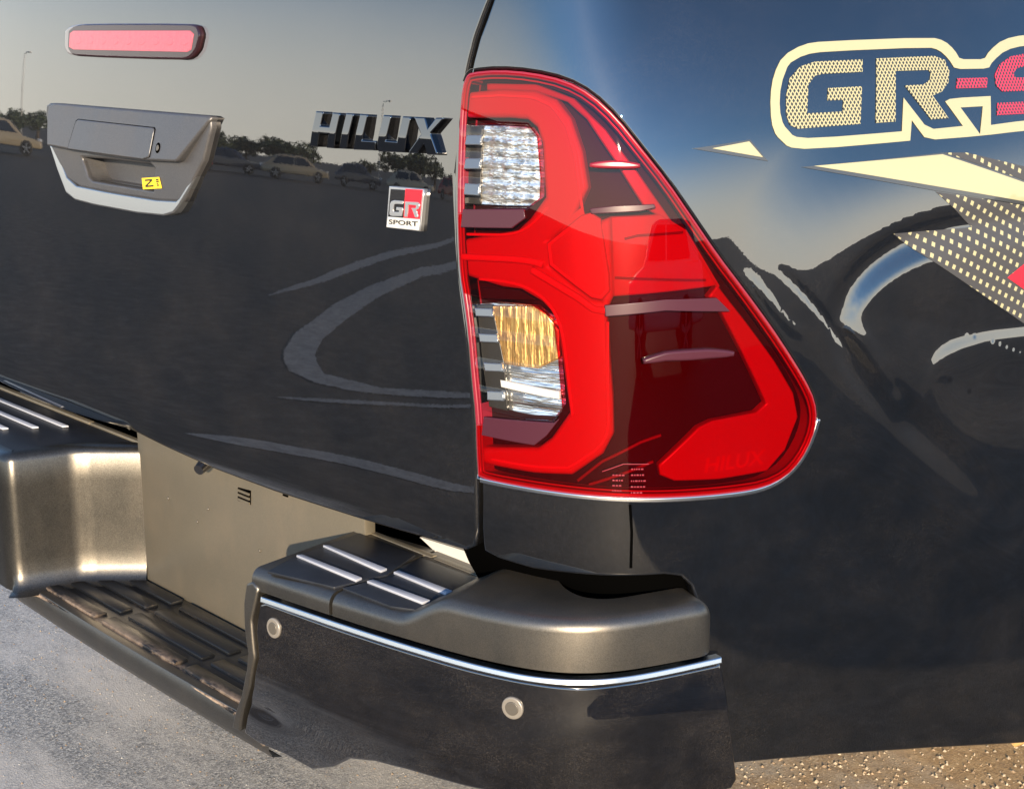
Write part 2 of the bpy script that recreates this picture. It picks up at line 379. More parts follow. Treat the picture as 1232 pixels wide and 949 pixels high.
def patch(S, outline, h=0., thick=.008, bev=.002, step=.012, holes=(), mb=None, sm=0, hsm=0):
    mb = mb or MB(); hf = h if callable(h) else (lambda s, z: np.full(np.shape(s), float(h)))
    full = lambda s, z, d=0.: S.pt(s, z, hf(s, z)+d)
    def nrm(s, z, e=8e-4):
        n = np.cross(full(s+e, z)-full(s-e, z), full(s, z+e)-full(s, z-e)); return n/np.linalg.norm(n, axis=-1, keepdims=True)
    rings = []
    for k, p in enumerate([outline, *holes]):
        p = ccw(p); nn = hsm if k else sm
        if nn: p = chaikin(p, nn)
        p = densify(p, step)
        if k: p = p[::-1]
        rings.append(p)
    tops = [p-out2d(p)*bev*.6 for p in rings]
    bnd = np.vstack(tops); edges = []; k = 0
    for p in tops: edges += [(k+i, k+(i+1) % len(p)) for i in range(len(p))]; k += len(p)
    lo, hi = tops[0].min(0), tops[0].max(0)
    gx, gy = np.meshgrid(np.arange(lo[0]+step/2, hi[0], step), np.arange(lo[1]+step/2, hi[1], step*.9))
    gx[::2] += step/2; g = np.stack([gx.ravel(), gy.ravel()], 1); ok = inside(tops[0], g)
    for p in tops[1:]: ok &= ~inside(p, g)
    g = g[ok]
    if len(g):
        near = np.zeros(len(g), bool)
        for i in range(0, len(bnd), 400): near |= (np.min(np.sum((g[:, None]-bnd[None, i:i+400])**2, -1), 1) < (step*.45)**2)
        g = g[~near]
    pts = np.vstack([bnd, g]); vv, ee, ff, *_ = delaunay_2d_cdt([Vector(p) for p in pts], edges, [], 0, 1e-7)
    V = np.array([tuple(v) for v in vv]); F = np.array([f for f in ff if len(f) == 3])
    c = V[F].mean(1); ok = inside(tops[0], c)
    for p in tops[1:]: ok &= ~inside(p, c)
    F = F[ok]; a = V[F]; area = (a[:, 1, 0]-a[:, 0, 0])*(a[:, 2, 1]-a[:, 0, 1])-(a[:, 1, 1]-a[:, 0, 1])*(a[:, 2, 0]-a[:, 0, 0])
    F = np.where((area < 0)[:, None], F[:, ::-1], F)
    mb.add(full(V[:, 0], V[:, 1]), F, nrm(V[:, 0], V[:, 1]), V)
    if thick:
        for p in rings:
            o2 = out2d(p); n0 = nrm(p[:, 0], p[:, 1]); rows, nor, uvs = [], [], []
            e = 1e-3; T = full(p[:, 0]+o2[:, 0]*e, p[:, 1]+o2[:, 1]*e)-full(p[:, 0], p[:, 1])
            T -= n0*np.sum(T*n0, 1, keepdims=True); T /= np.linalg.norm(T, axis=1, keepdims=True)+1e-12
            prof = [(-.6*bev+1.0*bev*math.sin(t), -bev*(1-math.cos(t)), t) for t in (0, R(30), R(60), R(90))]+[(.4*bev, -thick, R(90))]
            for (d, hh, t) in prof:
                q = p+o2*d; rows.append(full(q[:, 0], q[:, 1], hh)); nor.append(n0*math.cos(t)+T*math.sin(t)); uvs.append(q)
            n = len(p); fs = [(a_*n+i, (a_+1)*n+i, (a_+1)*n+(i+1) % n, a_*n+(i+1) % n) for a_ in range(len(prof)-1) for i in range(n)]
            mb.add(np.vstack(rows), fs, np.vstack(nor), np.vstack(uvs))
    return mb
def strip_outline(pts, width):
    """closed outline of a band of the given width along a polyline"""
    p = np.asarray(pts, float); d = np.gradient(p, axis=0); d /= np.linalg.norm(d, axis=1, keepdims=True)
    n = np.stack([-d[:, 1], d[:, 0]], 1); wv = np.broadcast_to(np.asarray(width, float), (len(p),))[:, None]
    return np.vstack([p+n*wv/2, (p-n*wv/2)[::-1]])
def resample(pts, n):
    p = np.asarray(pts, float); l = np.concatenate([[0], np.cumsum(np.linalg.norm(np.diff(p, axis=0), axis=1))])
    t = np.linspace(0, l[-1], n); k = max(1, n//len(p)//2)
    q = np.stack([np.interp(t, l, p[:, i]) for i in range(p.shape[1])], 1)
    if k > 1:
        for _ in range(2):
            r = q.copy()
            for i in range(1, n-1):
                a = min(k, i, n-1-i); r[i] = q[i-a:i+a+1].mean(0)
            q = r
    return q
def bm_obj(name, bm, material, parent=None, label=None, bevel=0., seg=2, sharp=35):
    if bevel: bmesh.ops.bevel(bm, geom=bm.edges[:], offset=bevel, segments=seg, profile=.5, affect='EDGES', clamp_overlap=True)
    bmesh.ops.recalc_face_normals(bm, faces=bm.faces[:])
    me = bpy.data.meshes.new(name); bm.to_mesh(me); bm.free()
    me.polygons.foreach_set('use_smooth', [True]*len(me.polygons)); me.set_sharp_from_angle(angle=R(sharp))
    return obj(name, me, material, parent, label)
def bm_poly_prism(bm, pts, vec):
    a = [bm.verts.new(p) for p in pts]; b = [bm.verts.new(Vector(p)+Vector(vec)) for p in pts]; n = len(pts)
    bm.faces.new(a); bm.faces.new(b[::-1])
    for i in range(n): bm.faces.new((a[i], b[i], b[(i+1) % n], a[(i+1) % n]))
    return bm
def box(bm, x0, x1, y0, y1, z0, z1):
    return bm_poly_prism(bm, [(x0, y0, z0), (x1, y0, z0), (x1, y1, z0), (x0, y1, z0)], (0, 0, z1-z0))
def tube(bm, pts, rad, n=12):
    rings = []; P = [Vector(p) for p in pts]
    for i, p in enumerate(P):
        d = (P[min(i+1, len(P)-1)]-P[max(i-1, 0)]).normalized(); a = d.orthogonal().normalized(); b = d.cross(a)
        r = rad[i] if isinstance(rad, (list, tuple)) else rad
        rings.append([bm.verts.new(p+(a*math.cos(2*math.pi*k/n)+b*math.sin(2*math.pi*k/n))*r) for k in range(n)])
    for i in range(len(rings)-1):
        A, B = rings[i], rings[i+1]
        ds = [sum((A[k].co-B[(k+o) % n].co).length for k in range(n)) for o in range(n)]; o = ds.index(min(ds))
        for k in range(n): bm.faces.new((A[k], A[(k+1) % n], B[(k+1+o) % n], B[(k+o) % n]))
    bm.faces.new(rings[0][::-1]); bm.faces.new(rings[-1]); return bm
def text_on(S, txt, s0, z0, sw, sh, h, shear=0., mb=None, slope=0.):
    """built-in lettering laid on a surface, fitted to a width sw and a height sh"""
    mb = mb or MB(); cu = bpy.data.curves.new('t', 'FONT'); cu.body = txt; cu.shear = shear; cu.resolution_u = 3; cu.offset = .022
    o = bpy.data.objects.new('t', cu); C.objects.link(o); dg = bpy.context.evaluated_depsgraph_get(); me = o.evaluated_get(dg).to_mesh()
    v = np.array([(p.co.x, p.co.y) for p in me.vertices]); f = [tuple(p.vertices) for p in me.polygons]
    lo, hi = v.min(0), v.max(0); v = (v-lo)/(hi-lo)*(sw, sh); o.to_mesh_clear(); bpy.data.objects.remove(o); bpy.data.curves.remove(cu)
    s, z = s0+v[:, 0], z0+v[:, 1]+slope*v[:, 0]
    return mb.add(S.pt(s, z, np.full(len(s), h)), f, S.nrm(s, z), np.stack([s, z], 1))

# ---------------------------------------------------------------- ground
def ground_mat():
    m, N, L, b = mat('asphalt'); c = coords(N); pset(b, Roughness=.85, Specular_IOR_Level=.3)
    v = N.new('ShaderNodeTexVoronoi'); v.inputs['Scale'].default_value = 270; L.new(c, v.inputs['Vector'])
    st = ramp_out(N, L, v.outputs['Color'], [(.1, (.06, .06, .06)), (.5, (.25, .245, .23)), (.9, (.60, .57, .50))])
    gr = ramp_out(N, L, noise(N, L, c, 60, 6, .75), [(.3, (.17, .17, .17)), (.55, (.40, .39, .37)), (.75, (.60, .58, .54))])
    base = mixc(N, L, .3, st, gr)
    n1 = noise(N, L, mapping(N, L, c, (.9, 2.6, 1), (0, 0, R(-12))), 1.6, 9, .68)
    pale = mixc(N, L, math_(N, L, 'MULTIPLY', ramp_out(N, L, n1, [(.46, 0.), (.62, 1.)]), .75), base, (.57, .53, .47))
    # blown sand along the right-hand side of the truck
    sx = N.new('ShaderNodeSeparateXYZ'); L.new(c, sx.inputs[0])
    k = math_(N, L, 'ADD', math_(N, L, 'MULTIPLY', sx.outputs['X'], .45), math_(N, L, 'MULTIPLY', sx.outputs['Y'], .55))
    k = math_(N, L, 'ADD', k, math_(N, L, 'MULTIPLY', noise(N, L, c, 3.5, 8, .7), 1.1))
    km = ramp_out(N, L, math_(N, L, 'MULTIPLY', k, .5), [(.36, 0.), (.58, 1.)])
    far = ramp_out(N, L, math_(N, L, 'MULTIPLY', N_len(N, L, c), .05), [(.14, 1.), (.30, .12)])
    sand = ramp_out(N, L, math_(N, L, 'ADD', math_(N, L, 'MULTIPLY', noise(N, L, c, 26, 8, .8), .5), math_(N, L, 'MULTIPLY', noise(N, L, c, 170, 5, .8), .5)), [(.36, (.14, .08, .035)), (.5, (.48, .30, .13)), (.62, (.70, .50, .27))])
    near = mixc(N, L, math_(N, L, 'MULTIPLY', math_(N, L, 'MULTIPLY', km, far), .85), pale, sand)
    lot = ramp_out(N, L, noise(N, L, c, 5.5, 12, .82), [(.32, (.022, .0205, .0185)), (.5, (.052, .048, .043)), (.7, (.105, .097, .087))])
    dx = N.new('ShaderNodeVectorMath'); dx.operation = 'DISTANCE'; L.new(c, dx.inputs[0]); dx.inputs[1].default_value = (-1.65, 1.05, 0)
    dd = math_(N, L, 'ADD', dx.outputs['Value'], math_(N, L, 'MULTIPLY', noise(N, L, c, 1.3, 6, .7), 1.4))
    L.new(mixc(N, L, ramp_out(N, L, math_(N, L, 'MULTIPLY', dd, .1), [(.235, 0.), (.29, 1.)]), near, lot), b.inputs['Base Color'])
    h = math_(N, L, 'ADD', v.outputs['Distance'], math_(N, L, 'MULTIPLY', noise(N, L, c, 260, 3, .7), 1.2)); bump(N, L, b, h, .3, .003)
def N_len(N, L, c):
    n = N.new('ShaderNodeVectorMath'); n.operation = 'LENGTH'; L.new(c, n.inputs[0]); return n.outputs['Value']
ground_mat()
g = MB().add([(-900, -900, 0), (900, -900, 0), (900, 900, 0), (-900, 900, 0)], [(0, 1, 2, 3)])
tag(obj('ground', g, 'asphalt', smooth=False), kind='structure')

# ---------------------------------------------------------------- the pickup truck
truck = empty('pickup_truck'); tag(truck, 'black pickup truck with cream side decals and a red tail lamp, parked on grey asphalt', 'pickup truck')
CX = SB.cx
ZH = (40, 110, 5.357)
# tailgate
tg_r = [(0.0100,1.5146),(-0.0010,1.4898),(-0.0112,1.4656),(-0.0187,1.4393),(-0.0240,1.4167),(-0.0262,1.3870),(-0.0308,1.3471),(-0.0337,1.2966),(-0.0276,1.2207),(-0.0203,1.1698),(-0.0092,1.1138),(0.0029,1.0363),(0.0089,0.9622),(0.0104,0.8970),(0.0094,0.8523),(0.0039,0.8328),(-0.0115,0.8234),(-0.0409,0.8235),(-0.1035,0.8226),(-0.2110,0.8187),(-0.4205,0.8128),(-0.5761,0.8129),(-0.7216,0.8197),(-0.8542,0.8290)]
half = [(tg_r[0][0]+.012, 1.555)]+list(tg_r)
zb = half[-1][1]
full_o = half+[(SB.SC, zb)]+[(2*SB.SC-s, z) for s, z in half[::-1]]
CAVH = [(-0.9466,1.2723),(-0.8528,1.2748),(-0.7170,1.2752),(-0.7030,1.2683),(-0.7080,1.2318),(-0.9067,1.2333),(-0.9228,1.2392)]
obj('tailgate', patch(SB, full_o, 0, .03, .006, .016, [CAVH]), 'black_paint', truck)
# quarter panel with the lamp opening
LAMP = [(-0.0186,1.4197),(-0.0120,1.4237),(0.0300,1.4273),(0.0790,1.4250),(0.1247,1.4169),(0.1606,1.4012),(0.1944,1.3750),(0.2273,1.3392),(0.2589,1.3029),(0.2904,1.2601),(0.3231,1.2161),(0.3577,1.1746),(0.3931,1.1296),(0.4241,1.0878),(0.4482,1.0540),(0.4636,1.0270),(0.4686,1.0029),(0.4644,0.9777),(0.4498,0.9505),(0.4286,0.9318),(0.3961,0.9222),(0.3501,0.9216),(0.2828,0.9229),(0.2209,0.9245),(0.1602,0.9263),(0.0948,0.9270),(0.0331,0.9264),(0.0158,0.9287),(0.0130,0.9629),(0.0114,1.0056),(0.0040,1.0577),(-0.0023,1.1094),(-0.0101,1.1502),(-0.0178,1.1804),(-0.0220,1.2212),(-0.0252,1.2668),(-0.0265,1.3222),(-0.0266,1.3721),(-0.0247,1.4068)]
qleft = [(0.0191,1.5145),(0.0085,1.4878),(-0.0016,1.4647),(-0.0091,1.4394),(-0.0153,1.4119),(-0.0191,1.3625),(-0.0197,1.2975),(-0.0136,1.2219),(-0.0065,1.1712),(0.0044,1.1154),(0.0151,1.0381),(0.0197,0.9640),(0.0212,0.8991),(0.0204,0.8546),(0.0215,0.8298),(0.0436,0.8242),(0.0934,0.8205),(0.1611,0.8231),(0.2227,0.8243),(0.2639,0.8251),(0.2854,0.8212),(0.3000,0.8067),(0.3111,0.7769),(0.3200,0.7200),(0.3356,0.6375),(0.3497,0.5698),(0.3690,0.5499)]
qbot = [(0.3819,0.5489),(0.4497,0.5383),(0.5378,0.5217),(0.6334,0.5009),(0.7380,0.4766),(0.8547,0.4462),(0.9672,0.4161)]
sx_, zx_ = qbot[-1]
arch_c = (2.18, .46); arch = [(arch_c[0]-.56*math.cos(t), arch_c[1]+.56*math.sin(t)) for t in np.linspace(R(-8), R(188), 26)]
quart = [(qleft[0][0]+.012, 1.555)]+list(qleft)+list(qbot)+[(1.45, qbot[-1][1]-.005), (1.45, 1.555)]
quart2 = [(1.4515, qbot[-1][1]-.005)]+arch+[(2.9, .40), (2.9, 1.555), (1.4515, 1.555)]
lamp_hole = np.array(ccw(chaikin(LAMP, 1))); lamp_hole = lamp_hole+out2d(lamp_hole)*.0035
side = obj('bed_side', patch(SB, quart, 0, .02, .004, .0058, [lamp_hole]), 'black_paint', truck)
side2 = obj('wheel_arch_panel', patch(SB, quart2, 0, .02, .002, .02), 'black_paint', truck)
def mirrored(o, parent):
    c = o.copy(); C.objects.link(c); c.parent = parent
    c.matrix_local = Matrix.Translation((2*CX, 0, 0)) @ Matrix.Scale(-1, 4, (1, 0, 0)) @ o.matrix_local; return c
mirrored(side, truck); mirrored(side2, truck)
# dark inner panels behind the gaps
jamb = patch(SB, [(-.09, .78), (.10, .78), (.42, .86), (.42, 1.0), (.25, 1.2), (.10, 1.35), (.10, 1.55), (-.09, 1.55)], -.05, 0, .001, .03)
j = obj('door_jamb', jamb, 'gap_black', truck); mirrored(j, truck)
obj('bumper_recess', patch(SB, [(-.05, .62), (.50, .62), (.50, .86), (-.05, .86)], -.03, 0, .001, .03), 'gap_black', truck)

def upward(p, h0, k):
    zm = max(q[1] for q in p); return lambda s, z: h0+k*(zm-z)
# ---- tail lamp
lamp = empty('tail_lamp', parent=truck)
obj('lamp_housing', patch(SB, LAMP, -.024, 0, .002, .012, sm=1), 'housing_maroon', lamp)
wall = patch(SB, LAMP, .003, .03, .002, .012, [np.array(ccw(chaikin(LAMP, 1)))-out2d(np.array(ccw(chaikin(LAMP, 1))))*.0045], sm=1)
obj('lamp_rim', wall, 'edge_red', lamp)
N1 = [(-0.0407,1.3706),(0.0008,1.3730),(0.0459,1.3744),(0.0728,1.3732),(0.0874,1.3640),(0.0964,1.3451),(0.1039,1.2816),(0.0832,1.2551),(0.0647,1.2391),(-0.0337,1.2335)]
N2 = [(-0.0273,1.1670),(0.0422,1.1720),(0.0717,1.1716),(0.1023,1.1592),(0.1227,1.1427),(0.1337,1.0831),(0.1432,1.0247),(0.1189,0.9902),(0.1000,0.9753),(-0.0077,0.9712)]
GUIDE = [(-0.0270,1.3989),(-0.0010,1.4014),(0.0315,1.4041),(0.0804,1.4031),(0.1106,1.3941),(0.1317,1.3736),(0.1487,1.3368),(0.1578,1.2960),(0.1630,1.2645),(0.1878,1.2592),(0.1937,1.1708),(0.1850,1.1519),(0.1888,1.1062),(0.1948,1.0459),(0.1965,1.0030),(0.1839,0.9778),(0.1453,0.9491),(0.0946,0.9450),(0.0330,0.9448),(0.0158,0.9450),(0.0130,0.9629),(0.0114,1.0056),(0.0040,1.0577),(-0.0023,1.1094),(-0.0101,1.1502),(-0.0178,1.1804),(-0.0220,1.2212),(-0.0252,1.2668),(-0.0265,1.3222),(-0.0266,1.3721)]
def clip_notch(poly, notch):   # cut a notch that reaches past the left edge of the outline
    P = np.array(ccw(poly)); keep = ~inside(notch, P); N_ = np.array(notch); nk = N_[inside(P, N_)]
    i0 = [i for i in range(len(P)) if keep[i] and not keep[(i+1) % len(P)]]
    if not i0: return P
    i = i0[0]; Q_ = np.roll(P, -(i+1), 0); kq = np.roll(keep, -(i+1)); k = int(np.argmax(kq))
    if np.linalg.norm(nk[0]-P[i]) > np.linalg.norm(nk[-1]-P[i]): nk = nk[::-1]
    return np.vstack([nk, Q_[k:]])
GC = clip_notch(clip_notch(GUIDE, N1), N2)
GC = np.array(ccw(GC)); HXO = np.array(ccw([(0.1104,1.2282),(0.1536,1.2623),(0.1650,1.2655),(0.1766,1.2590),(0.1882,1.1952),(0.1895,1.1757),(0.1807,1.1656),(0.1684,1.1672),(0.1145,1.2028)])); HXG = HXO+out2d(HXO)*.0045
obj('light_guide', patch(SB, clip_notch(GC-out2d(GC)*.001, HXG), -.003, .02, .007, .007), 'guide_red', lamp)
HEX = [(0.1104,1.2282),(0.1536,1.2623),(0.1650,1.2655),(0.1766,1.2590),(0.1882,1.1952),(0.1895,1.1757),(0.1807,1.1656),(0.1684,1.1672),(0.1145,1.2028)]
obj('reflex_reflector', patch(SB, HEX, .002, .012, .003, .006), 'reflector_red', lamp)
hx = np.array(ccw(HEX)); obj('reflector_bead', patch(SB, hx-out2d(hx)*.001, .0030, .004, .0005, .006, [hx-out2d(hx)*.0042]), 'ridge_red', lamp)
for pts in ([(-0.0171,1.2021),(0.0411,1.2053),(0.0872,1.2069),(0.1033,1.2031)], [(0.0899,1.1952),(0.1151,1.1840),(0.1509,1.1664),(0.1708,1.1534),(0.1850,1.1519)]):
    obj('guide_ridge', patch(SB, strip_outline(resample(pts, 16), .006), .003, .006, .003, .005), 'ridge_red', lamp)
BAND = [(0.0050,1.4113),(0.0799,1.4117),(0.1348,1.3963),(0.1797,1.3618),(0.2231,1.3137),(0.2649,1.2598),(0.3189,1.1897),(0.3654,1.1338),(0.4093,1.0789),(0.4386,1.0361),(0.4476,1.0044),(0.4324,0.9635),(0.4079,0.9399),(0.3379,0.9378),(0.2771,0.9412),(0.2581,0.9496),(0.2568,0.9611),(0.3081,1.0044),(0.3269,1.0111),(0.3879,1.0154),(0.4024,1.0264),(0.3627,1.0995),(0.3374,1.1439),(0.3192,1.1649),(0.3302,1.1772),(0.2861,1.2439),(0.2566,1.2610),(0.2337,1.2728),(0.1934,1.3279),(0.1544,1.3748),(0.1261,1.3943),(0.0803,1.4050),(0.0314,1.4060),(0.0055,1.4045)]
obj('side_light_band', patch(SB, BAND, -.009, .012, .003, .007), 'band_red', lamp)
BLOCK = [(0.1898,1.2612),(0.2534,1.2639),(0.2839,1.2439),(0.3279,1.1784),(0.1947,1.1689)]
obj('light_block', patch(SB, BLOCK, lambda s, z: -.008+.006*np.sin((z-z.min() if np.ndim(z) else z)*0)+0*s, .012, .003, .007), 'block_red', lamp)
for pts in ([(0.2076,1.2363),(0.2238,1.2402),(0.2566,1.2417),(0.2818,1.2430)], [(0.1963,1.1905),(0.2468,1.1884),(0.3123,1.1851)]):
    obj('block_rib', patch(SB, strip_outline(resample(pts, 10), .0022), -.0060, .003, .001, .004), 'rib_red', lamp)
SHELF = [(0.1848,1.1588),(0.2574,1.1656),(0.3214,1.1648),(0.3397,1.1477),(0.2575,1.1528),(0.1861,1.1460)]
obj('lens_step', patch(SB, SHELF, upward(SHELF, .0042, .03), .006, .001, .006), 'shelf_mauve', lamp)
SHELF2 = [(0.1649,1.2712),(0.1947,1.2746),(0.2420,1.2765),(0.2441,1.2727),(0.2255,1.2690),(0.1661,1.2655)]
obj('lens_step', patch(SB, SHELF2, .0045, .004, .001, .005), 'shelf_mauve', lamp)
WELL1 = [(-0.0138,1.2605),(0.0780,1.2666),(0.0807,1.2569),(0.0621,1.2438),(-0.0157,1.2390)]
WELL2 = [(0.0260,1.0068),(0.1252,1.0127),(0.1316,1.0185),(0.1155,0.9961),(0.0999,0.9827),(0.0236,0.9840)]
WELL3 = [(0.0059,1.1653),(0.0670,1.1682),(0.0909,1.1582),(0.0102,1.1524)]
for wl in (WELL1, WELL2, WELL3): obj('lens_step', patch(SB, wl, upward(wl, .0045, .05) if wl is not WELL3 else -.010, .004, .001, .005), 'shelf_mauve' if wl is not WELL3 else 'housing_maroon', lamp)
# clear reversing lamp and amber indicator, each a reflector under a ribbed clear lens
REV = [(-0.0232,1.3623),(0.0339,1.3643),(0.0780,1.3638),(0.0903,1.3516),(0.0973,1.3046),(0.0971,1.2813),(0.0802,1.2696),(0.0388,1.2671),(-0.0224,1.2660)]
IND = [(-0.0017,1.1449),(0.0427,1.1517),(0.0911,1.1522),(0.1195,1.1385),(0.1270,1.0927),(0.1335,1.0321),(0.1207,1.0153),(0.0821,1.0128),(0.0220,1.0158),(0.0106,1.0691)]
def ribs(zr, a, n): return lambda s, z: a*np.abs(np.sin((z-zr[0])/(zr[1]-zr[0])*math.pi*n))
zr = (min(p[1] for p in REV), max(p[1] for p in REV)); zi = (min(p[1] for p in IND), max(p[1] for p in IND))
obj('reversing_reflector', patch(SB, REV, lambda s, z: -.016+.003*np.abs(((z-zr[0])/.013) % 1-.5)+.003*np.abs(((s)/.02) % 1-.5), .0, .002, .004), 'silver_reflector', lamp)
rl = ribs(zr, .003, 3); obj('reversing_lens', patch(SB, REV, lambda s, z: .003+rl(s, z), .022, .004, .005), 'clear_lens', lamp)
AMB = [(0.0224,1.1434),(0.0911,1.1502),(0.1050,1.1413),(0.1231,1.1227),(0.1249,1.0905),(0.0928,1.0742),(0.0316,1.0740)]
obj('amber_reflector', patch(SB, AMB, lambda s, z: -.013+.003*np.abs((s/.012) % 1-.5), .008, .002, .004), 'amber_reflector', lamp)
obj('ribbed_reflector', patch(SB, IND, lambda s, z: -.019+.004*np.abs(((z-zi[0])/.018) % 1-.5), .0, .002, .004), 'ribbed_silver', lamp)
BAR = [(0.0397,1.0531),(0.1246,1.0477),(0.1258,1.0396),(0.0411,1.0450)]
obj('reflector_bar', patch(SB, BAR, -.010, .006, .0015, .004), 'badge_white', lamp)
il = ribs(zi, .003, 4); obj('indicator_lens', patch(SB, IND, lambda s, z: .003+il(s, z), .022, .004, .005), 'clear_lens', lamp)
for pts in ([(-0.0128,1.3953),(0.0319,1.3983),(0.0808,1.3974),(0.1088,1.3874),(0.1289,1.3650),(0.1413,1.3329),(0.1509,1.2814),(0.1534,1.2700)], [(0.1882,1.1381),(0.1891,1.0862),(0.1915,1.0070),(0.1818,0.9860),(0.1431,0.9573),(0.0968,0.9528),(0.0330,0.9523)], [(-0.0125,1.2301),(0.0673,1.2353),(0.0903,1.2496),(0.1067,1.2700)], [(0.0096,1.1770),(0.0715,1.1787),(0.1044,1.1673),(0.1281,1.1451),(0.1367,1.0935),(0.1463,1.0229)]):
    obj('guide_glint', patch(SB, strip_outline(resample(pts, 24), .0026), -.0015, .003, .0012, .004), 'ridge_red', lamp)  # brighter red beads paint the highlight along the guide's edges
for pts in ([(0.1497,0.9369),(0.1821,0.9632),(0.2349,0.9888),(0.2603,0.9962)], [(0.1653,0.9330),(0.2105,0.9485),(0.2506,0.9635)]):
    obj('housing_rib', patch(SB, strip_outline(resample(pts, 10), .003), -.018, .004, .001, .005), 'rib_red', lamp)
plain('gutter_dark', (.045, .043, .04), .35, .5)
plain('rib_pale', (.10, .12, .15), .15, .3, coat=1)
for rib in ([(-0.0102,1.3497),(0.0123,1.3506),(0.0129,1.3398),(-0.0109,1.3388)], [(-0.0100,1.3220),(0.0124,1.3231),(0.0130,1.3113),(-0.0108,1.3100)], [(-0.0099,1.2921),(0.0126,1.2925),(0.0132,1.2796),(-0.0093,1.2792)],
            [(0.0113,1.1421),(0.0370,1.1439),(0.0397,1.1350),(0.0142,1.1331)], [(0.0185,1.1110),(0.0452,1.1131),(0.0479,1.1042),(0.0213,1.1020)], [(0.0269,1.0758),(0.0532,1.0781),(0.0558,1.0692),(0.0297,1.0668)], [(0.0326,1.0411),(0.0562,1.0433),(0.0576,1.0331),(0.0340,1.0308)]):
    obj('lens_rib', patch(SB, rib, upward(rib, .0072, .14), .004, .0015, .004), 'rib_pale', lamp)
for gut in ([(-0.0245,1.3603),(-0.0012,1.3611),(-0.0004,1.2675),(-0.0224,1.2670)], [(-0.0003,1.1430),(0.0236,1.1456),(0.0445,1.0736),(0.0504,1.0158),(0.0219,1.0169),(0.0106,1.0691)]):
    obj('lens_gutter', patch(SB, gut, -.011, .004, .001, .005), 'gutter_dark', lamp)
# outer red lens with openings for the two clear lenses
LO = clip_notch(clip_notch(np.array(ccw(chaikin(LAMP, 1)))-out2d(np.array(ccw(chaikin(LAMP, 1))))*.002, [(-0.0474,1.3624),(0.0338,1.3663),(0.0791,1.3657),(0.0926,1.3526),(0.0995,1.3047),(0.0995,1.2804),(0.0815,1.2677),(0.0389,1.2651),(-0.0421,1.2625)]), [(-0.0310,1.1436),(0.0427,1.1537),(0.0922,1.1543),(0.1217,1.1396),(0.1292,1.0929),(0.1356,1.0312),(0.1219,1.0134),(0.0821,1.0107),(-0.0149,1.0111)])
obj('red_lens', patch(SB, LO, .004, .006, .003, .008), 'red_lens', lamp)
lp_ = np.array(ccw(chaikin(LAMP, 1)))
for d_ in (.0075,): obj('lens_bead', patch(SB, lp_-out2d(lp_)*d_, .0022, .002, .0006, .008, [lp_-out2d(lp_)*(d_+.0016)]), 'band_red', lamp)
for pts, wd in (([(0.2320,1.0935),(0.2584,1.0989),(0.3115,1.0993),(0.3430,1.0970)], .0105), ([(0.1642,1.3209),(0.1936,1.3222),(0.2230,1.3203)], .007)):
    p = resample(pts, 14); k = np.sin(np.linspace(.12, math.pi-.12, 14))**.5
    obj('lens_fin', patch(SB, strip_outline(p, wd*k), .011, .010, .003, .004), 'edge_red' if wd < .008 else 'shelf_mauve', lamp)
obj('moulded_lettering', text_on(SB, 'HILUX', *[(0.3161,0.9474)][0], .088, .019, -.0085, .15, slope=.02), 'reflector_red', lamp)
tl = MB(); rm_ = random.Random(5)
for (ax, ay), (bx, by), rows_ in ((*[(0.1974,0.9524),(0.2117,0.9328)], 4), (*[(0.2193,0.9600),(0.2369,0.9305)], 5)):
    for k in range(rows_):
        z_ = ay+(by-ay)*k/(rows_-1); x_ = ax
        while x_ < bx-.003:
            d_ = rm_.uniform(.0012, .003)
            patch(SB, [(x_, z_), (x_+d_, z_), (x_+d_, z_+.0016), (x_, z_+.0016)], .0046, .0003, .0001, .006, mb=tl); x_ += d_+.0012
patch(SB, strip_outline([(0.1852,0.9572),(0.2101,0.9672),(0.2403,0.9669)], .0008), .0046, .0003, .0001, .006, mb=tl)
obj('approval_marks', tl, 'edge_red', lamp)
TRIM = [(0.0185,0.9237),(0.0948,0.9238),(0.1603,0.9231),(0.2210,0.9213),(0.2829,0.9198),(0.3502,0.9184),(0.3987,0.9186),(0.4300,0.9283),(0.4525,0.9480),(0.4671,0.9763),(0.4713,1.0015)]
obj('lamp_trim', patch(SB, strip_outline(resample(TRIM, 50), .0050), .003, .01, .002, .006), 'soft_chrome', lamp)
SEAM = [(0.2190,0.9151),(0.2217,0.8802),(0.2215,0.8341)]
obj('body_seam', patch(SB, strip_outline(resample(SEAM, 8), .0032), .0008, .001, .0004, .006), 'gap_black', truck)

# ---- tailgate handle
handle = empty('tailgate_handle', parent=truck)
HB = [(-1.0726,1.3491),(-1.0606,1.3529),(-0.5631,1.3516),(-0.5493,1.3490),(-0.5481,1.3360),(-0.5680,1.2892),(-0.5933,1.2604),(-0.6218,1.2250),(-0.6507,1.2234),(-0.6873,1.2211),(-0.8437,1.2211),(-0.9510,1.2232),(-0.9930,1.2331),(-1.0269,1.2580),(-1.0586,1.2848),(-1.0745,1.3348)]
CAV = CAVH
obj('handle_base', patch(SB, HB, .010, .012, .004, .012, [CAV]), 'handle_grey', handle)
cv = np.array(ccw(densify(np.array(CAV), .01))); n_ = len(cv); rows = np.stack([SB.pt(cv[:, 0], cv[:, 1], np.full(n_, .008)), SB.pt(cv.mean(0)[0]+(cv[:, 0]-cv.mean(0)[0])*.94, cv[:, 1]+.004, np.full(n_, -.024))])
cm = MB().grid(rows, True); cm.add(rows[1], [tuple(range(n_))]); obj('handle_recess', cm, 'handle_grey', handle, sharp=40)
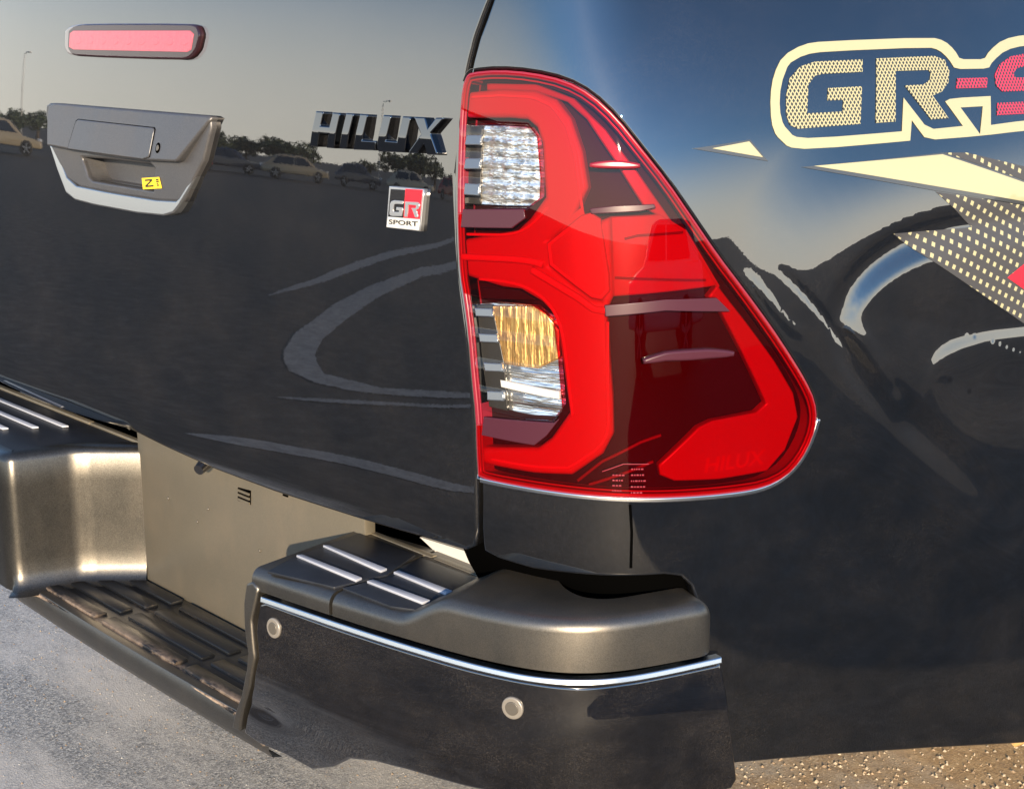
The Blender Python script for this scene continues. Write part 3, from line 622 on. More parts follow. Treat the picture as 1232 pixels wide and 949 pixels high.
CHR = [(-1.0703,1.2842),(-1.0435,1.2786),(-0.9955,1.2339),(-0.9591,1.2221),(-0.8514,1.2200),(-0.6942,1.2195),(-0.6373,1.2225),(-0.6284,1.2279),(-0.5913,1.2674),(-0.5702,1.2891),(-0.5998,1.2508),(-0.6307,1.2172),(-0.6443,1.2061),(-0.6716,1.1993),(-0.7517,1.1965),(-0.8945,1.1975),(-0.9602,1.2002),(-0.9949,1.2096),(-1.0329,1.2447)]
zc_ = max(p[1] for p in CHR)
obj('handle_trim', patch(SB, CHR, lambda s, z: .006+.10*(zc_-z), .014, .003, .008), 'trim_satin', handle)
COV = [(-1.0571,1.3480),(-1.0434,1.3536),(-0.5504,1.3517),(-0.5441,1.3498),(-0.6172,1.2862),(-0.6238,1.2840),(-0.7170,1.2808),(-0.8792,1.2813),(-1.0415,1.2856),(-1.0584,1.3351)]
zt_, zb_ = max(p[1] for p in COV), min(p[1] for p in COV)
hc = lambda s, z: .012+.013*np.clip((zt_-z)/(zt_-zb_), 0, 1)
obj('handle_cover', patch(SB, COV, hc, .014, .004, .008), 'handle_grey', handle)
FLAPG = [(-0.9494,1.3292),(-0.9422,1.3325),(-0.6937,1.3300),(-0.6900,1.3272),(-0.6934,1.2850),(-0.7111,1.2811),(-0.9623,1.2824),(-0.9622,1.2885)]
obj('flap_gap', patch(SB, FLAPG, lambda s, z: hc(s, z)+.0006, .002, .0004, .008), 'gap_black', handle)
FLAP = [(-0.9461,1.3279),(-0.9400,1.3311),(-0.6956,1.3285),(-0.6928,1.3259),(-0.6953,1.2858),(-0.7121,1.2816),(-0.9589,1.2834),(-0.9588,1.2882)]
obj('handle_flap', patch(SB, FLAP, lambda s, z: hc(s, z)+.0022, .006, .002, .008), 'handle_grey', handle)
ks, kz = [(-0.6742,1.3002)][0]
for rr, mm, dh in ((1., 'handle_base_dark', .0008), (.55, 'glyph_black', .0016)):
    kh = [(ks+.0062*rr*math.cos(t), kz+.0078*rr*math.sin(t)) for t in np.linspace(0, 2*math.pi, 20)[:-1]]
    obj('keyhole' if rr == 1 else 'key_slot', patch(SB, kh, lambda s, z, d=dh: hc(s, z)+d, .001, .0004, .006), 'gap_black' if rr == 1 else 'sensor_dark', handle)
STK = [(-0.7412,1.2504),(-0.6889,1.2556),(-0.6812,1.2392),(-0.7377,1.2334)]
obj('sticker', patch(SB, STK, .0115, .0006, .0002, .01), 'sticker_yellow', handle)
gl_ = MB()
for pts in ([(-0.7304,1.2478),(-0.7086,1.2502)], [(-0.7086,1.2500),(-0.7277,1.2389)], [(-0.7286,1.2386),(-0.7041,1.2413)]):
    patch(SB, strip_outline(pts, .0022), .0126, .0003, .0001, .006, mb=gl_)
for (ax, ay) in ((0, 0), (0, 1), (0, 2), (1, 0), (1, 1), (1, 2)):
    pass
for pts in ([(-0.6965,1.2511),(-0.6891,1.2518)], [(-0.6956,1.2483),(-0.6882,1.2491)], [(-0.6942,1.2454),(-0.6910,1.2458)], [(-0.6933,1.2428),(-0.6873,1.2435)]):
    patch(SB, strip_outline(pts, .0018), .0126, .0003, .0001, .006, mb=gl_)
obj('sticker_print', gl_, 'glyph_black', handle)

# ---- high brake light
brake = empty('brake_light', parent=truck)
BR = [(-1.0054,1.4734),(-0.9848,1.4813),(-0.9320,1.4838),(-0.6136,1.4825),(-0.5929,1.4789),(-0.5853,1.4682),(-0.5929,1.4469),(-0.6104,1.4348),(-0.6381,1.4321),(-0.9585,1.4335),(-0.9945,1.4371),(-1.0071,1.4465)]
obj('brake_housing', patch(SB, BR, .004, .01, .003, .01, sm=1), 'housing_maroon', brake)
BS = [(-0.9961,1.4693),(-0.9843,1.4733),(-0.6175,1.4730),(-0.6080,1.4682),(-0.6134,1.4467),(-0.6224,1.4431),(-0.9827,1.4439),(-0.9980,1.4479)]
obj('led_strip', patch(SB, BS, .006, .004, .001, .01), 'strip_red', brake)
for k in range(9):
    t = [(-0.9656,1.4587),(-0.6303,1.4586)]; a, b_ = np.array(t); p = a+(b_-a)*k/8
    obj('led', patch(SB, [(p[0]+.010*math.cos(q)*1.1, p[1]+.0065*math.sin(q)) for q in np.linspace(0, 6.28, 13)[:-1]], .0066, .003, .001, .008), 'strip_red', brake)
obj('brake_lens', patch(SB, BR, .0095, .008, .003, .01, sm=1), 'brake_lens', brake)

# ---- lettering on the tailgate: chrome letters with a ridge along the middle
lett = empty('tailgate_lettering', parent=truck)
ZL = (300, 80, 3.954)
LET = [[(-0.2972,1.3690),(-0.2799,1.3691),(-0.2839,1.3503),(-0.2663,1.3502),(-0.2610,1.3687),(-0.2442,1.3684),(-0.2551,1.3214),(-0.2722,1.3214),(-0.2680,1.3392),(-0.2861,1.3392),(-0.2909,1.3215),(-0.3089,1.3214)],
       [(-0.2329,1.3688),(-0.2161,1.3689),(-0.2288,1.3220),(-0.2454,1.3217)],
       [(-0.2047,1.3688),(-0.1879,1.3688),(-0.1962,1.3357),(-0.1697,1.3359),(-0.1715,1.3231),(-0.2159,1.3219)],
       [(-0.1588,1.3691),(-0.1420,1.3692),(-0.1499,1.3374),(-0.1303,1.3373),(-0.1223,1.3688),(-0.1060,1.3689),(-0.1155,1.3234),(-0.1657,1.3221),(-0.1701,1.3277)],
       [(-0.1026,1.3688),(-0.0810,1.3690),(-0.0746,1.3568),(-0.0623,1.3692),(-0.0466,1.3695),(-0.0686,1.3499),(-0.0549,1.3235),(-0.0757,1.3231),(-0.0809,1.3355),(-0.0924,1.3236),(-0.1108,1.3234),(-0.0872,1.3473)]]
for k, p in enumerate(LET):
    zs = [q[1] for q in p]; zc = np.mean([max(zs), min(zs)])-.003
    p = np.array(ccw(p)); p = p-out2d(p)*.0011
    obj('letter', patch(SB, p, lambda s, z, c=zc: .010-.055*np.sqrt((z-c)**2+.0012**2), .010, .0018, .0032), 'dark_chrome', lett)

# ---- sport badge
badge = empty('sport_badge', parent=truck)
ZB = (440, 210, 11.86)
obj('badge_plate', patch(SB, [(-0.1454,1.2796),(-0.0810,1.2802),(-0.0859,1.2281),(-0.1496,1.2273)], .006, .007, .0012, .01), 'badge_silver', badge)
obj('badge_field', patch(SB, [(-0.1422,1.2766),(-0.1145,1.2773),(-0.1168,1.2425),(-0.1458,1.2415)], .0064, .0006, .0003, .008), 'badge_black', badge)
obj('badge_field', patch(SB, [(-0.1143,1.2788),(-0.0833,1.2795),(-0.0871,1.2432),(-0.1167,1.2425)], .0064, .0006, .0003, .008), 'badge_red', badge, 'red field of the badge')
obj('badge_bar', patch(SB, [(-0.1460,1.2408),(-0.0871,1.2423),(-0.0882,1.2290),(-0.1483,1.2280)], .0064, .0006, .0003, .008), 'badge_white', badge)
obj('badge_letter', patch(SB, [(-0.1168,1.2631),(-0.1336,1.2629),(-0.1392,1.2612),(-0.1415,1.2579),(-0.1424,1.2454),(-0.1407,1.2433),(-0.1362,1.2430),(-0.1187,1.2442),(-0.1175,1.2549),(-0.1293,1.2546),(-0.1297,1.2508),(-0.1242,1.2509),(-0.1246,1.2486),(-0.1347,1.2482),(-0.1354,1.2495),(-0.1342,1.2567),(-0.1332,1.2581),(-0.1308,1.2587),(-0.1171,1.2594)], .0074, .001, .0004, .004), 'badge_silver', badge)
obj('badge_letter', patch(SB, [(-0.1131,1.2629),(-0.0907,1.2636),(-0.0874,1.2627),(-0.0869,1.2594),(-0.0884,1.2558),(-0.0926,1.2542),(-0.0889,1.2448),(-0.0944,1.2446),(-0.0995,1.2532),(-0.1019,1.2556),(-0.0936,1.2561),(-0.0928,1.2598),(-0.1070,1.2595),(-0.1085,1.2441),(-0.1145,1.2439)], .0074, .001, .0004, .004), 'badge_silver', badge)
b0 = [(-0.1435,1.2321),(-0.0889,1.2337)]; b1 = [(-0.1428,1.2382)]
obj('badge_text', text_on(SB, 'SPORT', b0[0][0], b0[0][1], b0[1][0]-b0[0][0], b1[0][1]-b0[0][1], .0073, .0, slope=(b0[1][1]-b0[0][1])/(b0[1][0]-b0[0][0])), 'glyph_black', badge)

# ---- side decals
decal = empty('side_decal', parent=truck)
Z1 = (840, 20, 3.143); Z2 = (960, 160, 3.956); Z3 = (640, 160, 3.624)
def film(name, poly, material, h=.0009, holes=(), sm=0, label=None): return obj(name, patch(SB, poly, h, .0004, .0002, .011, holes, sm=sm, hsm=sm), material, decal, label)
OUT = [(0.4066,1.3671),(0.4091,1.3977),(0.4184,1.4222),(0.4364,1.4436),(0.4714,1.4570),(0.5041,1.4604),(0.6923,1.4649),(0.7156,1.4605),(0.7309,1.4488),(0.7375,1.4371),(0.7849,1.4366),(0.7990,1.4477),(0.8308,1.4619),(0.8786,1.4681),(0.9906,1.4709),(0.9501,1.3450),(0.8414,1.3438),(0.7522,1.3401),(0.6521,1.3383),(0.6313,1.3634),(0.6235,1.3386),(0.4609,1.3336),(0.4293,1.3371),(0.4120,1.3516)]
IN1 = [(0.4203,1.3822),(0.4265,1.4098),(0.4433,1.4342),(0.4705,1.4449),(0.5052,1.4484),(0.6836,1.4527),(0.7020,1.4490),(0.7162,1.4383),(0.7250,1.4249),(0.7899,1.4248),(0.8011,1.4341),(0.8314,1.4482),(0.8734,1.4542),(0.9723,1.4563),(0.9416,1.3580),(0.8447,1.3568),(0.7754,1.3531),(0.7846,1.3897),(0.7083,1.3886),(0.6966,1.3849),(0.7220,1.3535),(0.6576,1.3512),(0.6232,1.3911),(0.6117,1.3503),(0.4664,1.3462),(0.4384,1.3492),(0.4239,1.3636)]
IN2 = [(0.7227,1.3767),(0.7661,1.3773),(0.7517,1.3422)]
film('decal_border', np.vstack([OUT]), 'decal_cream', .0009, [IN1, IN2], 1)
film('decal_letter', [(0.5636,1.4385),(0.4853,1.4364),(0.4611,1.4310),(0.4420,1.4173),(0.4333,1.3973),(0.4302,1.3758),(0.4339,1.3633),(0.4454,1.3584),(0.5448,1.3613),(0.5555,1.4062),(0.4999,1.4049),(0.4966,1.3905),(0.5222,1.3906),(0.5187,1.3768),(0.4618,1.3760),(0.4692,1.4091),(0.4817,1.4199),(0.4948,1.4219),(0.5601,1.4236)], 'decal_cream_mesh')
film('decal_letter', [(0.5871,1.4393),(0.6901,1.4418),(0.7083,1.4367),(0.7136,1.4233),(0.7084,1.4085),(0.6933,1.3972),(0.6752,1.3926),(0.6974,1.3641),(0.6659,1.3634),(0.6287,1.4059),(0.6619,1.4066),(0.6752,1.4123),(0.6786,1.4205),(0.6757,1.4245),(0.6166,1.4239),(0.6034,1.3625),(0.5700,1.3618)], 'decal_cream_mesh')
film('decal_hyphen', [(0.7256,1.4132),(0.7847,1.4133),(0.7802,1.4006),(0.7213,1.4007)], 'decal_red_mesh')
film('decal_letter', [(0.9556,1.4439),(0.8695,1.4431),(0.8396,1.4399),(0.8137,1.4299),(0.8004,1.4165),(0.7993,1.4029),(0.8105,1.3949),(0.9111,1.3953),(0.9100,1.3813),(0.7958,1.3806),(0.7906,1.3652),(0.9143,1.3658),(0.9380,1.3764),(0.9462,1.4044),(0.9332,1.4110),(0.8425,1.4124),(0.8387,1.4183),(0.8487,1.4247),(0.8643,1.4266),(0.9501,1.4277)], 'decal_red_mesh', label='red letter of the decal')
film('decal_dart', [(0.2938,1.3393),(0.3738,1.3477),(0.3979,1.3219)], 'decal_edge')
film('decal_dart', [(0.3200,1.3390),(0.3720,1.3456),(0.3905,1.3267)], 'decal_cream', .0014, label='cream point of the small dart')
film('decal_shard', [(0.4464,1.3133),(0.6789,1.3218),(0.9301,1.2512),(0.9363,1.2304),(0.6576,1.2756)], 'decal_edge', .0009)
film('decal_shard', [(0.4654,1.3139),(0.6766,1.3198),(0.9305,1.2483),(0.9350,1.2343)], 'decal_cream', .0014, label='long cream shard of the decal')
film('decal_dot_field', [(0.6811,1.3217),(0.7213,1.3203),(0.9311,1.2775),(0.9300,1.2517)], 'decal_dots', .0006)
film('decal_dot_field', [(0.6593,1.2742),(0.9365,1.2298),(0.9472,1.0292),(0.6377,1.1947),(0.5866,1.2258),(0.7322,1.2238)], 'decal_dots', .0006)
film('decal_shard', [(0.7962,1.1536),(0.8292,1.1695),(0.9372,1.2153),(0.9438,1.0773),(0.8339,1.1339)], 'decal_red', .0014, label='red shard of the decal')

# ---- bumper
bump_ = empty('rear_bumper', parent=truck)
FACE = [(-0.0097,0.7058),(0.0037,0.7114),(0.1329,0.7096),(0.2348,0.7088),(0.3531,0.7077),(0.4452,0.7080),(0.5070,0.7065),(0.5588,0.7084),(0.6145,0.7092),(0.6927,0.7102),(0.6986,0.6874),(0.7057,0.6418),(0.7164,0.5876),(0.7258,0.5456),(0.7197,0.5346),(0.6826,0.5337),(0.5742,0.5466),(0.4878,0.5567),(0.3990,0.5521),(0.3498,0.5478),(0.2559,0.5429),(0.1979,0.5367),(0.1509,0.5251),(0.1139,0.4991),(0.0670,0.4780),(0.0185,0.4844),(-0.0389,0.4841),(-0.0682,0.4925),(-0.0469,0.5395),(-0.0271,0.5812),(-0.0131,0.6295),(-0.0164,0.6680)]
dent = [(-0.0131,0.5422)][0]
SWAGE = resample([(-0.0396,0.6222),(0.0515,0.6167),(0.1613,0.6060),(0.2611,0.5969),(0.3536,0.6081),(0.4246,0.6354),(0.5072,0.6771),(0.5915,0.6877),(0.7098,0.6689)], 40)
def swage(s, z):
    sh = np.shape(s); d, t = polydist(SWAGE, np.ravel(s), np.ravel(z)); return (.0020*sst(-.02, .02, d)-.0020*sst(.02, .08, d)).reshape(sh)
obj('bumper_corner', patch(SK, FACE, lambda s, z: swage(s, z)-.006*np.exp(-(((s-dent[0])/.035)**2+((z-dent[1])/.012)**2)), .03, .005, .007), 'bumper_paint', bump_)
CHL = [(-0.0032,0.7168),(0.0695,0.7169),(0.1326,0.7164),(0.2345,0.7165),(0.3528,0.7151),(0.4449,0.7152),(0.5069,0.7143),(0.5588,0.7157),(0.6146,0.7166),(0.6928,0.7176)]
pc_ = np.polyfit([q[0] for q in CHL], [q[1] for q in CHL], 4); cs_ = np.linspace(CHL[0][0], CHL[-1][0], 70)
obj('bumper_strip', patch(SK, strip_outline(np.stack([cs_, np.polyval(pc_, cs_)], 1), .0066), lambda s, z: .0045+.20*np.clip(np.polyval(pc_, s)-z, -.005, .005), .014, .002, .005), 'soft_chrome', bump_)
EDGE = [(-0.0327,0.7300),(-0.0210,0.7363),(-0.0105,0.7293),(-0.0149,0.7117),(-0.0231,0.6821),(-0.0217,0.6642),(-0.0184,0.6281),(-0.0344,0.5790),(-0.0564,0.5365),(-0.0742,0.4962),(-0.0884,0.4971),(-0.0794,0.5155),(-0.0536,0.5588),(-0.0364,0.6029),(-0.0302,0.6311),(-0.0355,0.6631),(-0.0370,0.7027)]
obj('bumper_edge', patch(SK, EDGE, .004, .05, .004, .007), 'satin_grey', bump_)
# grey covers swept along the face: a tread pad and, past the split, a raised corner
S0, S1 = [(-0.0241,0.7296),(0.1299,0.7395)][0][0], [(0.1299,0.7395)][0][0]
S2, S3, SE = [(0.2429,0.7633)][0][0], [(0.3301,0.7823)][0][0], [(0.6916,0.7687)][0][0]
ZP = .755
def cover(name, sa, sb, rise, endcap):
    ss = np.linspace(sa, sb, 60); rows = []
    for s in ss:
        zt = ZP+rise*float(sst(S2, S3, s))+(.003*float(sst(S3, SE, s)) if rise else 0)
        e = 1.
        if endcap: u = np.clip((sb-s)/.03, 0, 1); e = math.sqrt(max(0., 1-(1-u)**2))
        r = .016
        prof = [(0, .726)]+[(-r+r*math.cos(t), zt-r+r*math.sin(t)) for t in np.linspace(0, R(90), 7)]
        dep = .058+.157*float(sst(S3+.25, S2, s))
        prof += [(-r-(dep-r)*k/6, zt+.002*k/6) for k in range(1, 7)]+[(-dep, .70)]
        if endcap: prof = [(o-(1-e)*.03, .726+(z-.726)*(.55+.45*e)) for o, z in prof]
        q = SK.raw(np.array([s]), np.array([.72]))[0]; a = R(float(np.interp(s, SK.g, SK.psi))); nx, ny = math.sin(a), -math.cos(a)
        rows.append([(q[0]+nx*o, q[1]+ny*o, z) for o, z in prof])
    mb = MB().grid(np.array(rows)[::-1]); k = len(rows[0])
    mb.add(rows[0], [tuple(range(k))]); mb.add(rows[-1], [tuple(range(k))[::-1]])
    return obj(name, mb, 'satin_grey', bump_, sharp=40)
cover('bumper_cover', S0, S1-.003, 0, False); cover('bumper_cover', S1+.003, SE, .036, True)
# rubber tread on the pads; bars coloured pale to imitate reflected sky
def onpad(px_list, z): return [(x, y, z) for x, y in px_list]
bm = bmesh.new(); bm_poly_prism(bm, onpad([(-0.4575,-0.1347),(-0.4817,-0.0774),(-0.5024,0.0537),(-0.3734,0.0560),(-0.3371,-0.0224),(-0.3476,-0.1032)], .7545), (0, 0, .004)); bm_obj('pad_tread', bm, 'pad_plastic', bump_, bevel=.001)
bm = bmesh.new(); bm_poly_prism(bm, onpad([(-0.3377,-0.0969),(-0.3260,-0.0197),(-0.3607,0.0546),(-0.2338,0.0576),(-0.2205,-0.0048),(-0.2024,-0.0411),(-0.2071,-0.0715),(-0.2433,-0.0900)], .7545), (0, 0, .004)); bm_obj('pad_tread', bm, 'pad_plastic', bump_, bevel=.001)
for q in ([(-0.4876,-0.0220),(-0.4812,-0.0150),(-0.3494,-0.0127),(-0.3478,-0.0254)], [(-0.4783,-0.0740),(-0.4748,-0.0652),(-0.3440,-0.0592),(-0.3424,-0.0714)], [(-0.3338,-0.0149),(-0.3336,-0.0051),(-0.2243,-0.0015),(-0.2240,-0.0145)], [(-0.3302,-0.0627),(-0.3292,-0.0523),(-0.2190,-0.0439),(-0.2195,-0.0573)]):
    bm = bmesh.new(); bm_poly_prism(bm, onpad(q, .7575), (0, 0, .0045)); bm_obj('tread_rib', bm, 'sheen_bar', bump_, bevel=.0015)
# parking sensors
for (cs, cz), rx, rz in (([(0.0209,0.6812)][0], .0125, .0135), ([(0.4209,0.6729)][0], .0135, .0135)):
    sn = patch(SK, [(cs+rx*math.cos(t), cz+rz*math.sin(t)) for t in np.linspace(0, 6.2832, 33)[:-1]], .003, .01, .002, .004)
    so_ = obj('parking_sensor', sn, 'sensor_grey', bump_)
    obj('sensor_disc', patch(SK, [(cs+rx*.62*math.cos(t), cz+rz*.62*math.sin(t)) for t in np.linspace(0, 6.2832, 25)[:-1]], .0042, .003, .001, .004), 'sensor_dark', bump_)
# the step between the corners
XL, XR, YF, YB, ZS = -1.30, -.50, -.128, .055, .505
bm = bmesh.new(); box(bm, XL, XR, YF+.004, YB, ZS-.03, ZS); bm_obj('step_plate', bm, 'tread_plastic', bump_, bevel=.002)
for k, yy in enumerate((-.092, -.050, -.008, .034)):
    for a, b_ in ((-1.235, -1.03), (-1.005, -.765), (-.74, -.52)):
        sh_ = (k-1.5)*.012
        bm = bmesh.new(); bm_poly_prism(bm, [(a+sh_, yy-.013, ZS-.002), (b_+sh_, yy-.013, ZS-.002), (b_+sh_, yy+.013, ZS-.002), (a+sh_, yy+.013, ZS-.002)], (0, 0, .0075)); bm_obj('tread_rib', bm, 'tread_plastic', bump_, bevel=.004, seg=2)
lip = []
for x in np.linspace(XL-.02, XR+.01, 30):
    y0 = YF+.006*((x+.9)/.4)**2
    lip.append([(x, y0+o, z) for o, z in ((.030, ZS-.002), (.012, ZS+.002), (.004, ZS+.001), (0, ZS-.006), (-.002, ZS-.03), (.004, ZS-.042), (.02, ZS-.046))])
mb = MB().grid(np.array(lip)[::-1]); obj('step_lip', mb, 'satin_grey', bump_, sharp=50)
# back panel of the step with a slot and bolts
bm = bmesh.new(); box(bm, -1.16, -.49, YB, YB+.02, .47, .88); bm_obj('step_back_panel', bm, 'panel_metal', bump_, bevel=.002)
for q, nm, mm in (([(-0.8293,0.7539),(-0.7923,0.7567),(-0.7941,0.7325),(-0.8311,0.7309)], 'panel_vent', 'gap_black'),):
    bm = bmesh.new(); bm_poly_prism(bm, [(x, YB-.0015, z) for x, z in q], (0, .004, 0)); bm_obj(nm, bm, mm, bump_)
    x0, x1 = q[0][0], q[1][0]; zt, zb2 = q[0][1], q[3][1]
    for k in range(3):
        z = zt-(zt-zb2)*(k+.5)/3; bm = bmesh.new(); box(bm, x0+.002, x1-.002, YB-.0035, YB, z-.002, z+.002); bm_obj('vent_slat', bm, 'panel_metal', bump_)
    bm = bmesh.new()
    for t in ((x0-.003, x1+.003, zt, zt+.003), (x0-.003, x1+.003, zb2-.006, zb2-.003)): box(bm, t[0], t[1], YB-.003, YB, t[2], t[3])
for (x, z) in [(-0.6825,0.7775),(-1.0586,0.6817),(-0.9261,0.6937),(-0.9636,0.6624),(-0.7723,0.6603)]:
    bm = bmesh.new(); bmesh.ops.create_uvsphere(bm, u_segments=8, v_segments=6, radius=.0025, matrix=Matrix.Translation((x, YB-.001, z))); bm_obj('panel_rivet', bm, 'sensor_dark', bump_)
x, z = [(-0.8788,0.7946)][0]
bm = bmesh.new(); tube(bm, [(x-.012, .05, z+.01), (x-.01, .035, z-.006), (x, .012, z-.014)], [.012, .013, .009], 12); bm_obj('rear_camera', bm, 'glyph_black', bump_)
# left end wall of the step and the left pad
wp = resample([(-1.152, YB), (-1.19, .012), (-1.216, -.018), (-1.229, -.040), (-1.237, -.070), (-1.245, -.10), (-1.254, -.132)], 26)
e_ = wp[-1]; wp = np.vstack([wp, [(e_[0]-.030*(1-math.cos(t))-.004*math.sin(t), e_[1]-.020*math.sin(t)) for t in np.linspace(.3, R(100), 6)], [(-1.5, -.150)], [(-1.9, -.09)]])
rows = []
for i, (x, y) in enumerate(wp):
    d = wp[min(i+1, len(wp)-1)]-wp[max(i-1, 0)]; d /= np.linalg.norm(d); nx, ny = -d[1]*-1, d[0]*-1
    nx, ny = (-d[1], d[0]); nx, ny = (nx, ny) if (nx*.8-ny*.6) > 0 else (-nx, -ny)
    col = []
    for o, z in [(.035, ZS-.001), (.018, ZS+.003), (.007, ZS+.013), (.001, ZS+.032), (0, ZS+.06), (0, ZS+.12), (0, ZS+.19), (-.001, ZP-.014), (-.005, ZP-.005), (-.014, ZP), (-.03, ZP+.001)]:
        if i > 27 and z < ZS+.03: o = 0
        col.append((x+nx*o, y+ny*o, z))
    rows.append(col)
mb = MB().grid(np.array(rows)); obj('step_end_wall', mb, 'wall_metal', bump_, sharp=60)
bm = bmesh.new(); bm_poly_prism(bm, [(x-.02, y+.01, ZP-.012) for x, y in wp[1:26]]+[(-1.33, -.125, ZP-.012), (-1.9, -.08, ZP-.012), (-1.9, .062, ZP-.012), (-1.18, .062, ZP-.012)], (0, 0, .0115)); bm_obj('pad_tread', bm, 'pad_plastic', bump_, bevel=.0)
for k in range(3):
    y = -.075+k*.045; bm = bmesh.new(); bm_poly_prism(bm, [(-1.72, y, ZP), (-1.43+.03*k, y, ZP), (-1.425+.03*k, y+.011, ZP), (-1.72, y+.011, ZP)], (0, 0, .004)); bm_obj('tread_rib', bm, 'sheen_bar', bump_, bevel=.0015)
# pale sill under the tailgate, and the frame behind it
for a, b_, lab in ((-.52, -.352, None), (-.347, -.150, None), (-1.36, -1.155, None), (-1.9, -1.365, None)):
    bm = bmesh.new(); box(bm, a, b_, .066, .078, ZP-.02, ZP+.003); bm_obj('body_sill', bm, 'panel_metal', bump_, bevel=.0015)
for q in ([(-0.4058,0.7679),(-0.2654,0.7749),(-0.2638,0.7488),(-0.3270,0.7475),(-0.3706,0.7545)], [(-1.7193,0.7599),(-1.5813,0.7702),(-1.5510,0.7553),(-1.6348,0.7382),(-1.6993,0.7405)]):
    bm = bmesh.new(); bm_poly_prism(bm, [(x, .09, z) for x, z in q], (0, .008, 0)); bm_obj('frame_bracket', bm, 'badge_white', bump_)
for q in ([(-0.6988,0.7808),(-0.6851,0.7812),(-0.6858,0.7703),(-0.6995,0.7698)],):
    bm = bmesh.new(); bm_poly_prism(bm, [(x, YB-.0015, z) for x, z in q], (0, .004, 0)); bm_obj('panel_slot', bm, 'gap_black', bump_)
bm = bmesh.new(); box(bm, -2.05, -.05, .17, .19, .50, .95); bm_obj('frame_cross_member', bm, 'gap_black', bump_)


# ---------------------------------------------------------------- strokes added on the lot, curved to reflect as swirls in the tailgate
def stroke_mat():
    m, N, L, b = mat('stroke_paint'); c = coords(N); pset(b, Roughness=.8)
    n = noise(N, L, c, 9, 8, .8)
    L.new(ramp_out(N, L, n, [(.35, (.13, .13, .13)), (.6, (.27, .27, .265))]), b.inputs['Base Color'])
stroke_mat()
plain('pale_stroke', (.52, .51, .49), .9, var=.25)
LINES = [([(-9.091,-13.012),(-8.935,-9.82),(-7.677,-7.146),(-6.647,-5.352),(-5.669,-4.057),(-5.051,-3.441),(-4.659,-3.138),(-4.291,-3.002),(-3.963,-3.085),(-3.64,-3.321),(-2.57,-4.346)],[(-8.321,-11.886),(-8.035,-8.802),(-6.932,-6.598),(-5.902,-4.929),(-5.294,-4.034),(-4.83,-3.555),(-4.371,-3.257),(-4.054,-3.357),(-3.732,-3.449),(-3.478,-3.778),(-2.619,-4.435)]),
 ([(-13.825,-19.292),(-11.458,-11.853),(-9.269,-7.817),(-8.034,-5.926),(-7.327,-5.024)],[(-12.904,-17.989),(-10.51,-10.846),(-8.467,-7.109),(-7.645,-5.619),(-7.297,-5.029)]),
 ([(-4.034,-2.593),(-3.885,-2.8),(-3.58,-3.13),(-2.478,-4.177)],[(-4.034,-2.593),(-3.785,-2.718),(-3.529,-3.081),(-2.434,-4.096)]),
 ([(-3.284,-1.432),(-3.359,-1.764),(-3.129,-2.024),(-2.76,-2.277),(-2.24,-2.407),(-1.731,-2.691)],[(-3.27,-1.434),(-3.113,-1.564),(-2.943,-1.863),(-2.618,-2.133),(-2.119,-2.251),(-1.675,-2.589)])]
for n_l, (a, b_) in enumerate(LINES):  # added strokes, out of view, shaped for their reflection in the tailgate
    a, b_ = resample(a, 40), resample(b_, 40); k = np.full((40, 1), .004)
    P_ = np.stack([np.hstack([a, k]), np.hstack([b_, k])], 1)
    o = obj('reflection_stroke', MB().grid(P_), 'stroke_paint' if n_l < 4 else 'pale_stroke', smooth=False); tag(o, kind='structure')

# ---------------------------------------------------------------- the rest of the truck, ahead of the frame
def loft(sections):  # list of (y, [(x, z)...]) half outlines, mirrored about the truck's centre line
    rows = []
    for y, h in sections: rows.append([(CX+x, y, z) for x, z in h]+[(CX-x, y, z) for x, z in h[::-1]])
    mb = MB().grid(np.array(rows)); k = len(rows[0]); mb.add(rows[0], [tuple(range(k))]); mb.add(rows[-1], [tuple(range(k))[::-1]]); return mb
HW = 1.06
obj('cab', loft([(2.95, [(HW, .45), (HW+.03, .9), (HW, 1.25), (HW-.2, 1.95), (.3, 2.0)]), (3.2, [(HW, .45), (HW+.03, .9), (HW, 1.25), (HW-.22, 2.0), (.3, 2.06)]), (4.4, [(HW, .45), (HW+.03, .9), (HW, 1.28), (HW-.22, 1.98), (.3, 2.04)]), (5.1, [(HW, .45), (HW+.03, .9), (HW, 1.28), (HW-.08, 1.33), (.3, 1.36)]), (6.0, [(HW-.05, .5), (HW, .9), (HW-.1, 1.12), (HW-.2, 1.18), (.3, 1.22)]), (6.2, [(HW-.3, .55), (HW-.2, .8), (HW-.25, 1.0), (HW-.3, 1.05), (.3, 1.08)])]), 'black_paint', truck, sharp=30)
